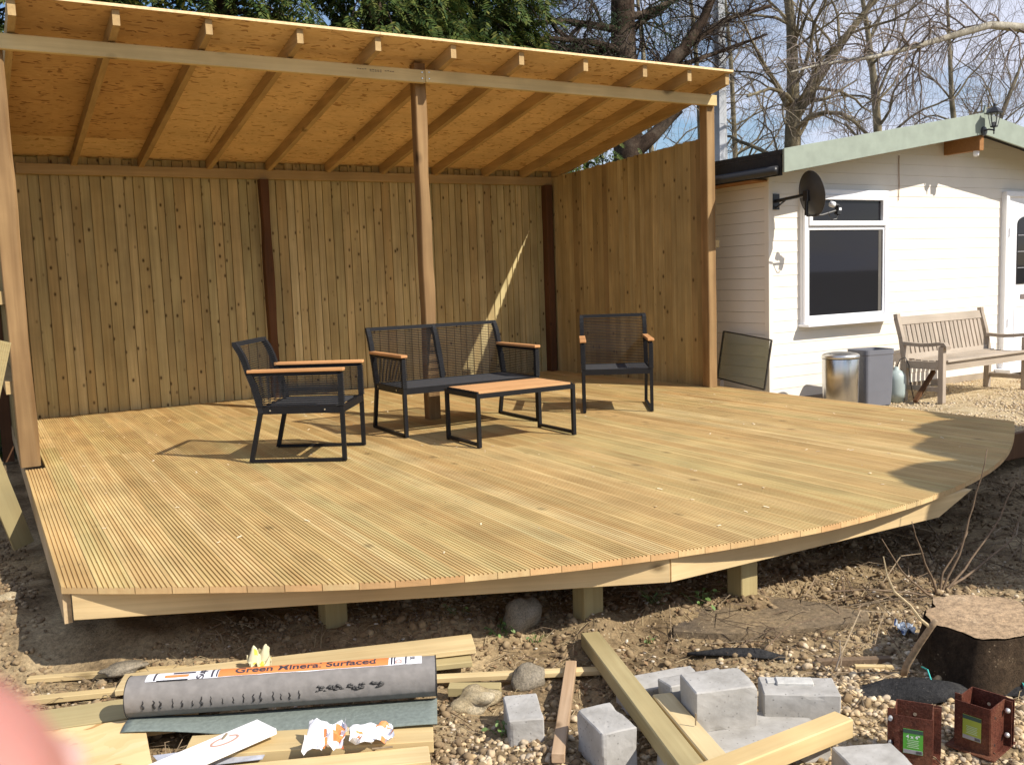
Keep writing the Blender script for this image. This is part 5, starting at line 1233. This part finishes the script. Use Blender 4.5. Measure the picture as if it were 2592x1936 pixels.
bare_tree('leafless tree at the far right behind the lantern', (32, 22, -.45),
          [([(32, 22, -.45), (32.2, 22, 4.0), (31.6, 22, 7.0), (31.2, 22, 11)], [.16, .13, .09, .04], 24, 3.4), ([(32.1, 22, 3.0), (33.2, 21.5, 5.5), (34.0, 21, 8.0)], [.14, .1, .06], 14, 3)], 59, PB, 4, M['bark_bare'], M['twig_red'], group='bare trees beyond the fence')
bare_tree('leafless tree in the gap behind the side fence near the pine', (17.5, 22, -.45),
          [([(17.5, 22, -.45), (17.7, 22, 4.0), (17.4, 22, 7.5), (17.0, 22, 11)], [.10, .085, .06, .03], 22, 2.8)], 61, PB, 3, M['bark_bare'], M['twig_olive'], group='bare trees beyond the fence')
# weeping birch: pale limb reaching in from the right
PW = dict(wig=.13, grav=[-.06, -.14, -.22, -.22], kids=[6, 6, 5], ang=(.35, .95), len=(.5, .85), lift=-.05, split=.028)
r = random.Random(71); bt = thing('weeping_birch', 'weeping birch whose silver limb and hanging twigs reach in from the right', 'tree', (23.5, 11.5, -.45)); th_, tn_ = Tubes(), Tubes()
path(th_, [(23.5, 11.5, -.45), (23.4, 11.5, 2.5), (23.1, 11.4, 5.0), (22.9, 11.4, 8.0), (22.6, 11.4, 11)], [.28, .24, .2, .15, .08], 12)
o1, r1 = path(th_, [(23.1, 11.4, 4.6), (20.6, 11.1, 5.28), (17.97, 11, 5.57), (16.9, 11, 5.52), (15.66, 11, 5.18), (14.9, 11, 4.98), (13.9, 11.1, 4.72), (12.6, 11.2, 4.50), (11.9, 11.2, 4.32)], [.14, .11, .085, .072, .058, .05, .04, .026, .012], 10)
for k in range(46):
    i = r.randint(5, len(o1) - 2); ax = Vector((r.gauss(0, .6), r.gauss(0, 1), 0)).normalized(); d_ = Vector((r.uniform(-1, .1), r.gauss(0, .5), r.uniform(-.7, .75)))
    grow(r, th_, tn_, o1[i], d_, r.uniform(.7, 1.7), min(.02, r1[i] * .45), 1, 3, PW)
o2, r2 = path(th_, [(22.9, 11.4, 7.2), (20, 11, 7.9), (17.5, 10.8, 7.7), (15.6, 10.8, 7.1), (14.2, 10.8, 6.5)], [.12, .09, .065, .045, .02], 9)
for k in range(32):
    i = r.randint(3, len(o2) - 2); grow(r, th_, tn_, o2[i], Vector((r.uniform(-1, .3), r.gauss(0, .6), r.uniform(-1, .2))), r.uniform(1.0, 2.2), min(.02, r2[i] * .4), 1, 3, PW)
th_.build('trunk', M['bark_birch'], bt, (23.5, 11.5, -.45)); tag(tn_.build('crown', M['twig_red'], bt, (23.5, 11.5, -.45), False), kind='stuff')

# pine with the thick forked trunk
PP = dict(wig=.17, grav=[-.01, -.015, .0, .0], kids=[6, 6, 5], ang=(.5, 1.2), len=(.45, .75), lift=.04, split=.03)
r = random.Random(81); pt = thing('pine_tree', 'old pine with a thick rough forked trunk and dark tangled branches behind the roof', 'tree', (10.6, 14, -.45)); th_, tn_ = Tubes(), Tubes(); tips = []
tr_, rr_ = path(th_, [(10.6, 14, -.45), (10.65, 14, 2.0), (10.68, 14, 3.4), (10.64, 14, 4.4), (10.62, 14, 5.6), (10.66, 14, 7.4), (10.6, 14, 10)], [.36, .30, .27, .25, .22, .19, .12], 18)
path(th_, [(10.78, 13.9, 4.35), (11.15, 13.7, 4.75), (11.6, 13.5, 5.15), (12.0, 13.4, 5.7), (12.4, 13.3, 6.6)], [.15, .13, .115, .09, .05], 12)
path(th_, [(10.72, 13.9, 3.35), (11.05, 13.75, 3.62), (11.35, 13.6, 3.95), (11.5, 13.5, 4.10)], [.16, .12, .10, .085], 12)
for k in range(12):
    z_ = r.uniform(4.2, 8.5); d_ = Vector((-1, r.uniform(-.35, .25), r.uniform(-.05, .30)))
    if k % 4 == 3: d_ = Vector((.95, r.uniform(-.3, .2), r.uniform(.0, .3)))
    pts, dd = limb(r, Vector((10.6, 14, z_)), d_, r.uniform(2.6, 4.6) * (.75 if k % 4 == 3 else 1), .09, .0, 8); rd = [r.uniform(.055, .085) * (1 - .085 * q) for q in range(9)]; th_.add(pts, rd, 8)
    for q in range(26):
        i = r.randint(1, 7); grow(r, th_, tn_, pts[i], Vector((r.gauss(0, 1) + d_.x * .6, r.gauss(0, .8), r.gauss(0, .7))), r.uniform(.5, 1.3), rd[i] * .3, 1, 3, PP)
        if r.random() < .24: tips.append(pts[i] + Vector((r.gauss(0, .45), r.gauss(0, .5), r.gauss(0, .35))))
for (pts) in ([(11.15, 13.7, 4.75), (11.9, 13.6, 5.0), (12.9, 13.5, 5.35), (13.6, 13.4, 5.6)], [(11.6, 13.5, 5.15), (12.5, 13.4, 5.75), (13.6, 13.3, 6.1)], [(11.05, 13.7, 4.6), (11.6, 13.8, 4.45), (12.6, 13.8, 4.75)]):
    out, rr = path(th_, pts, [.055, .045, .035, .02][:len(pts)], 7)
    for q in range(20): i = r.randint(1, len(out) - 2); grow(r, th_, tn_, out[i], Vector((r.gauss(.3, .8), r.gauss(0, .7), r.gauss(.1, .6))), r.uniform(.4, 1.1), rr[i] * .4, 1, 3, PP)
th_.build('trunk', M['bark_pine'], pt, (10.6, 14, -.45)); tag(tn_.build('crown', M['twig_dark'], pt, (10.6, 14, -.45), False), kind='stuff')
V, F, o = [], [], 0; rs = np.random.RandomState(5)
for t_ in tips:
    n = 230; c = np.array(t_) + rs.normal(0, .16, (n, 3)) * [1.3, 1.2, .75]; d = rs.normal(0, 1, (n, 3)); d /= np.linalg.norm(d, axis=1)[:, None]; Ln = rs.uniform(.05, .10, (n, 1)); s_ = np.cross(d, rs.normal(0, 1, (n, 3))); s_ /= np.linalg.norm(s_, axis=1)[:, None]
    v = np.stack([c - s_ * .007, c + s_ * .007, c + d * Ln], 1).reshape(-1, 3); V.append(v); F.append(np.arange(n * 3).reshape(-1, 3) + o); o += n * 3
tag(obj('needles', npmesh('needles', np.concatenate(V) - np.array([10.6, 14, -.45]), np.concatenate(F), M['pineneedle']), pt), kind='stuff')

# tall steel mast
mt = thing('steel_mast', 'tall pale tapering steel mast rising behind the right-hand shelter post', 'mast', (12.93, 14.0, -.45))
MB().lathe([(.155, 0), (.15, 3.0), (.118, 6.4), (.085, 12.5)], 8).build('shaft', M['mast'], mt)
for z_ in np.arange(4.0, 8.0, .62): MB().box((.0, -.125 + .009 * (z_ - 4) / .62 * .5, z_), (.02, .02, .05)).build('step_lug', M['mast'], mt)

# conifers: drooping flat sprays
def spray_shape(r, L=.30, n=8):
    V, F = [], []
    def leafy(p, d, Ln, w):
        o = len(V); s_ = np.cross(d, [0, 0, 1]); s_ = s_ / (np.linalg.norm(s_) + 1e-6)
        V.extend([p, p + d * Ln * .45 + s_ * w * 1.8, p + d * Ln + np.array([0, 0, -.10 * Ln]), p + d * Ln * .45 - s_ * w * 1.8]); F.append((o, o + 1, o + 2, o + 3))
    for k in range(n):
        t = k / n; c = np.array([L * t, 0, -.35 * L * t * t])
        for sg in (-1, 1):
            a = sg * (1.0 - .35 * t) + r.uniform(-.1, .1); Ln = L * (.42 - .24 * t) * r.uniform(.8, 1.2) * (.6 if k == 0 else 1)
            leafy(c, np.array([math.cos(a), math.sin(a), -.15]), Ln, L * .030)
    leafy(np.array([L * .8, 0, -.22 * L]), np.array([1, 0, -.5]), L * .28, L * .03)
    return np.array(V), np.array(F)
def conifer(lbl, c, Rx, Ry, z0, z1, n, seed, group, trunkr=.25, inner=.35, nmin=0, scale=1.0):
    r = random.Random(seed); rs = np.random.RandomState(seed); t = thing('conifer', lbl, 'tree', (c[0], c[1], -.45), 0, group); shapes = [spray_shape(r) for _ in range(6)]
    th, tn = Tubes(), Tubes(); th.add([(c[0], c[1], -.45), (c[0] + .05, c[1], z1 * .35), (c[0], c[1], z1 * .7), (c[0], c[1], z1)], [trunkr, trunkr * .8, trunkr * .55, .04], 10)
    Vs, Fs, o = [], [], 0; nb = n // 46
    for b in range(nb):
        z = z0 + (z1 - z0) * r.random() ** 1.15; f = 1 - .75 * ((z - z0) / (z1 - z0)) ** 1.6; a = r.uniform(0, 2 * PI)
        if math.sin(a) > .3 and r.random() < .7: a = -a
        R = f * r.uniform(.75, 1.12); tip = np.array([c[0] + Rx * R * math.cos(a), c[1] + Ry * R * math.sin(a), z - .25 * r.random()]); root = np.array([c[0], c[1], z + .45])
        q = [root * (1 - k / 5) + tip * (k / 5) + np.array([0, 0, .28 * math.sin(PI * k / 5) - .25 * (k / 5) ** 3]) for k in range(6)]; tn.add(q, [.028, .022, .017, .012, .008, .004], 4)
        out = (tip - root); out /= np.linalg.norm(out); az = math.atan2(out[1], out[0])
        for k in range(34):
            u = 1 - (inner + .3) * r.random() ** 1.5 if k % 3 else r.uniform(.35, 1); i = min(4, int(u * 5)); p = q[i] + (q[i + 1] - q[i]) * (u * 5 - i); p = p + rs.normal(0, .13, 3) * [1, 1, .8] * (1.5 - .5 * u)
            Vv, Ff = shapes[r.randint(0, 5)]; s = r.uniform(.8, 1.5) * scale; aa = az + r.gauss(0, .75); pit = r.uniform(.1, .9); rl = r.gauss(0, .35)
            m_ = np.array((Matrix.Rotation(aa, 3, 'Z') @ Matrix.Rotation(pit, 3, 'Y') @ Matrix.Rotation(rl, 3, 'X')))
            Vs.append((Vv * s) @ m_.T + p); Fs.append(Ff + o); o += len(Vv)
    th.build('trunk', M['bark_pine'], t, (c[0], c[1], -.45)); tag(tn.build('branches', M['twig_dark'], t, (c[0], c[1], -.45)), kind='stuff')
    V = np.concatenate(Vs) - np.array([c[0], c[1], -.45]); tag(obj('crown', npmesh('crown', V, np.concatenate(Fs), M['thuja']), t), kind='stuff'); return t
conifer('feathery green conifer behind the left end of the lean-to roof', (.9, 12.0), 1.9, 1.5, .2, 8.5, 5600, 101, 'conifers behind the lean-to roof')
conifer('yellowish green conifer with drooping sprays behind the left part of the roof', (3.0, 12.3), 1.8, 1.5, 2.0, 9.0, 5200, 103, 'conifers behind the lean-to roof')
conifer('green conifer overhanging the middle of the lean-to roof', (5.2, 12.6), 1.8, 1.6, 2.0, 9.0, 5200, 107, 'conifers behind the lean-to roof')
conifer('dark green conifer beside the tangled pine branches', (6.9, 13.2), 1.5, 1.5, 2.2, 9.0, 4800, 109, 'conifers behind the lean-to roof', .022)
conifer('shadowy conifer filling the gap beyond the left picture margin', (-1.6, 11.3), 1.9, 1.6, -.2, 8.0, 4200, 113, 'conifers behind the lean-to roof')
conifer('conifer standing behind and between the two yellowish green ones', (4.1, 13.4), 1.7, 1.3, 2.0, 9.0, 3800, 131, 'conifers behind the lean-to roof', .02)
# low evergreen growth behind the side fence corner
conifer('low evergreen bush peeping over the corner where the two fences meet', (8.2, 11.8), .9, .8, .4, 3.05, 1300, 127, None, .05, scale=.6)

# evergreen to the right of the viewpoint that throws the lobed shade on the deck tip
def lobed_tree():
    base = (7.2, .15, -.45); t = thing('round_evergreen', 'clipped round-lobed evergreen standing off to the right of the deck', 'tree', base); mb = MB()
    MB().tube([(0, 0, 0), (.1, .05, 1.2), (0, 0, 2.4)], [.16, .13, .1], 12).build('trunk', M['bark_pine'], t, smooth=True)
    shade = [(4.72, 2.50, .60, 2.55), (6.05, 3.30, .63, 2.6), (5.52, 2.86, .66, 2.5), (6.45, 2.75, .75, 2.5), (5.65, 2.0, .78, 2.3), (6.95, 3.6, .8, 2.4), (7.2, 2.5, .9, 2.2), (5.0, 2.15, .5, 2.2)]
    for k, (sx, sy, r_q, h_) in enumerate(shade): mb.blob((sx + h_ * .516 - base[0], sy - h_ * .991 - base[1], h_ - base[2]), r_q, k, .10, 4, fr=2.2)
    mb.build('crown', plain('evergreen_leaf_mass', (.035, .06, .02), .8, var=.5, scale=25, bumps=.8), t, smooth=True)
lobed_tree()

# ------------------------------------------------------------------ the photographer's fingertip at the lower left, close to the lens
def finger():
    t = thing('person', "person's bare fingertip reaching into the lower left corner, out of focus", 'person', (0, 0, 0))
    d = .045; c = Vector(((-305 - 1296) / 2349 * d, -(2165 - 968) / 2349 * d, -d)); ax = Vector((.80, .46, .05)).normalized(); R = .0093
    tipc = c; basec = c - ax * .05
    mb = MB(); n = 28; q = ax.to_track_quat('Z', 'Y').to_matrix(); prof = [(.0, R), (R * .38, R * .92), (R * .70, R * .71), (R * .92, R * .38), (R, 0), (R * 1.04, -.012), (R * 1.0, -.022), (R * 1.10, -.034), (R * 1.15, -.05)]
    for rr, z in prof:
        for k in range(n): a = 2 * PI * k / n; mb.v.append(tuple(c + q @ Vector((rr * math.cos(a), rr * math.sin(a) * .92, z))))
    for i in range(len(prof) - 1):
        for k in range(n): mb.f.append((i*n+k, i*n+(k+1)%n, (i+1)*n+(k+1)%n, (i+1)*n+k)); mb.m.append(0)
    m, nt, b, N, L = newmat('skin'); b.inputs['Base Color'].default_value = (.46, .20, .165, 1); b.inputs['Roughness'].default_value = .5
    b.inputs['Subsurface Weight'].default_value = .15; b.inputs['Subsurface Scale'].default_value = .002
    o = mb.build('body', m, t, smooth=True)
    nl = MB().blob(tuple(c + q @ Vector((0, -R * .80, R * .15))), (.0045, .0012, .0052), 2, .02, 3).build('nail', plain('fingernail', (.70, .45, .40), .35), o, smooth=True)
    t.matrix_world = M4
finger()
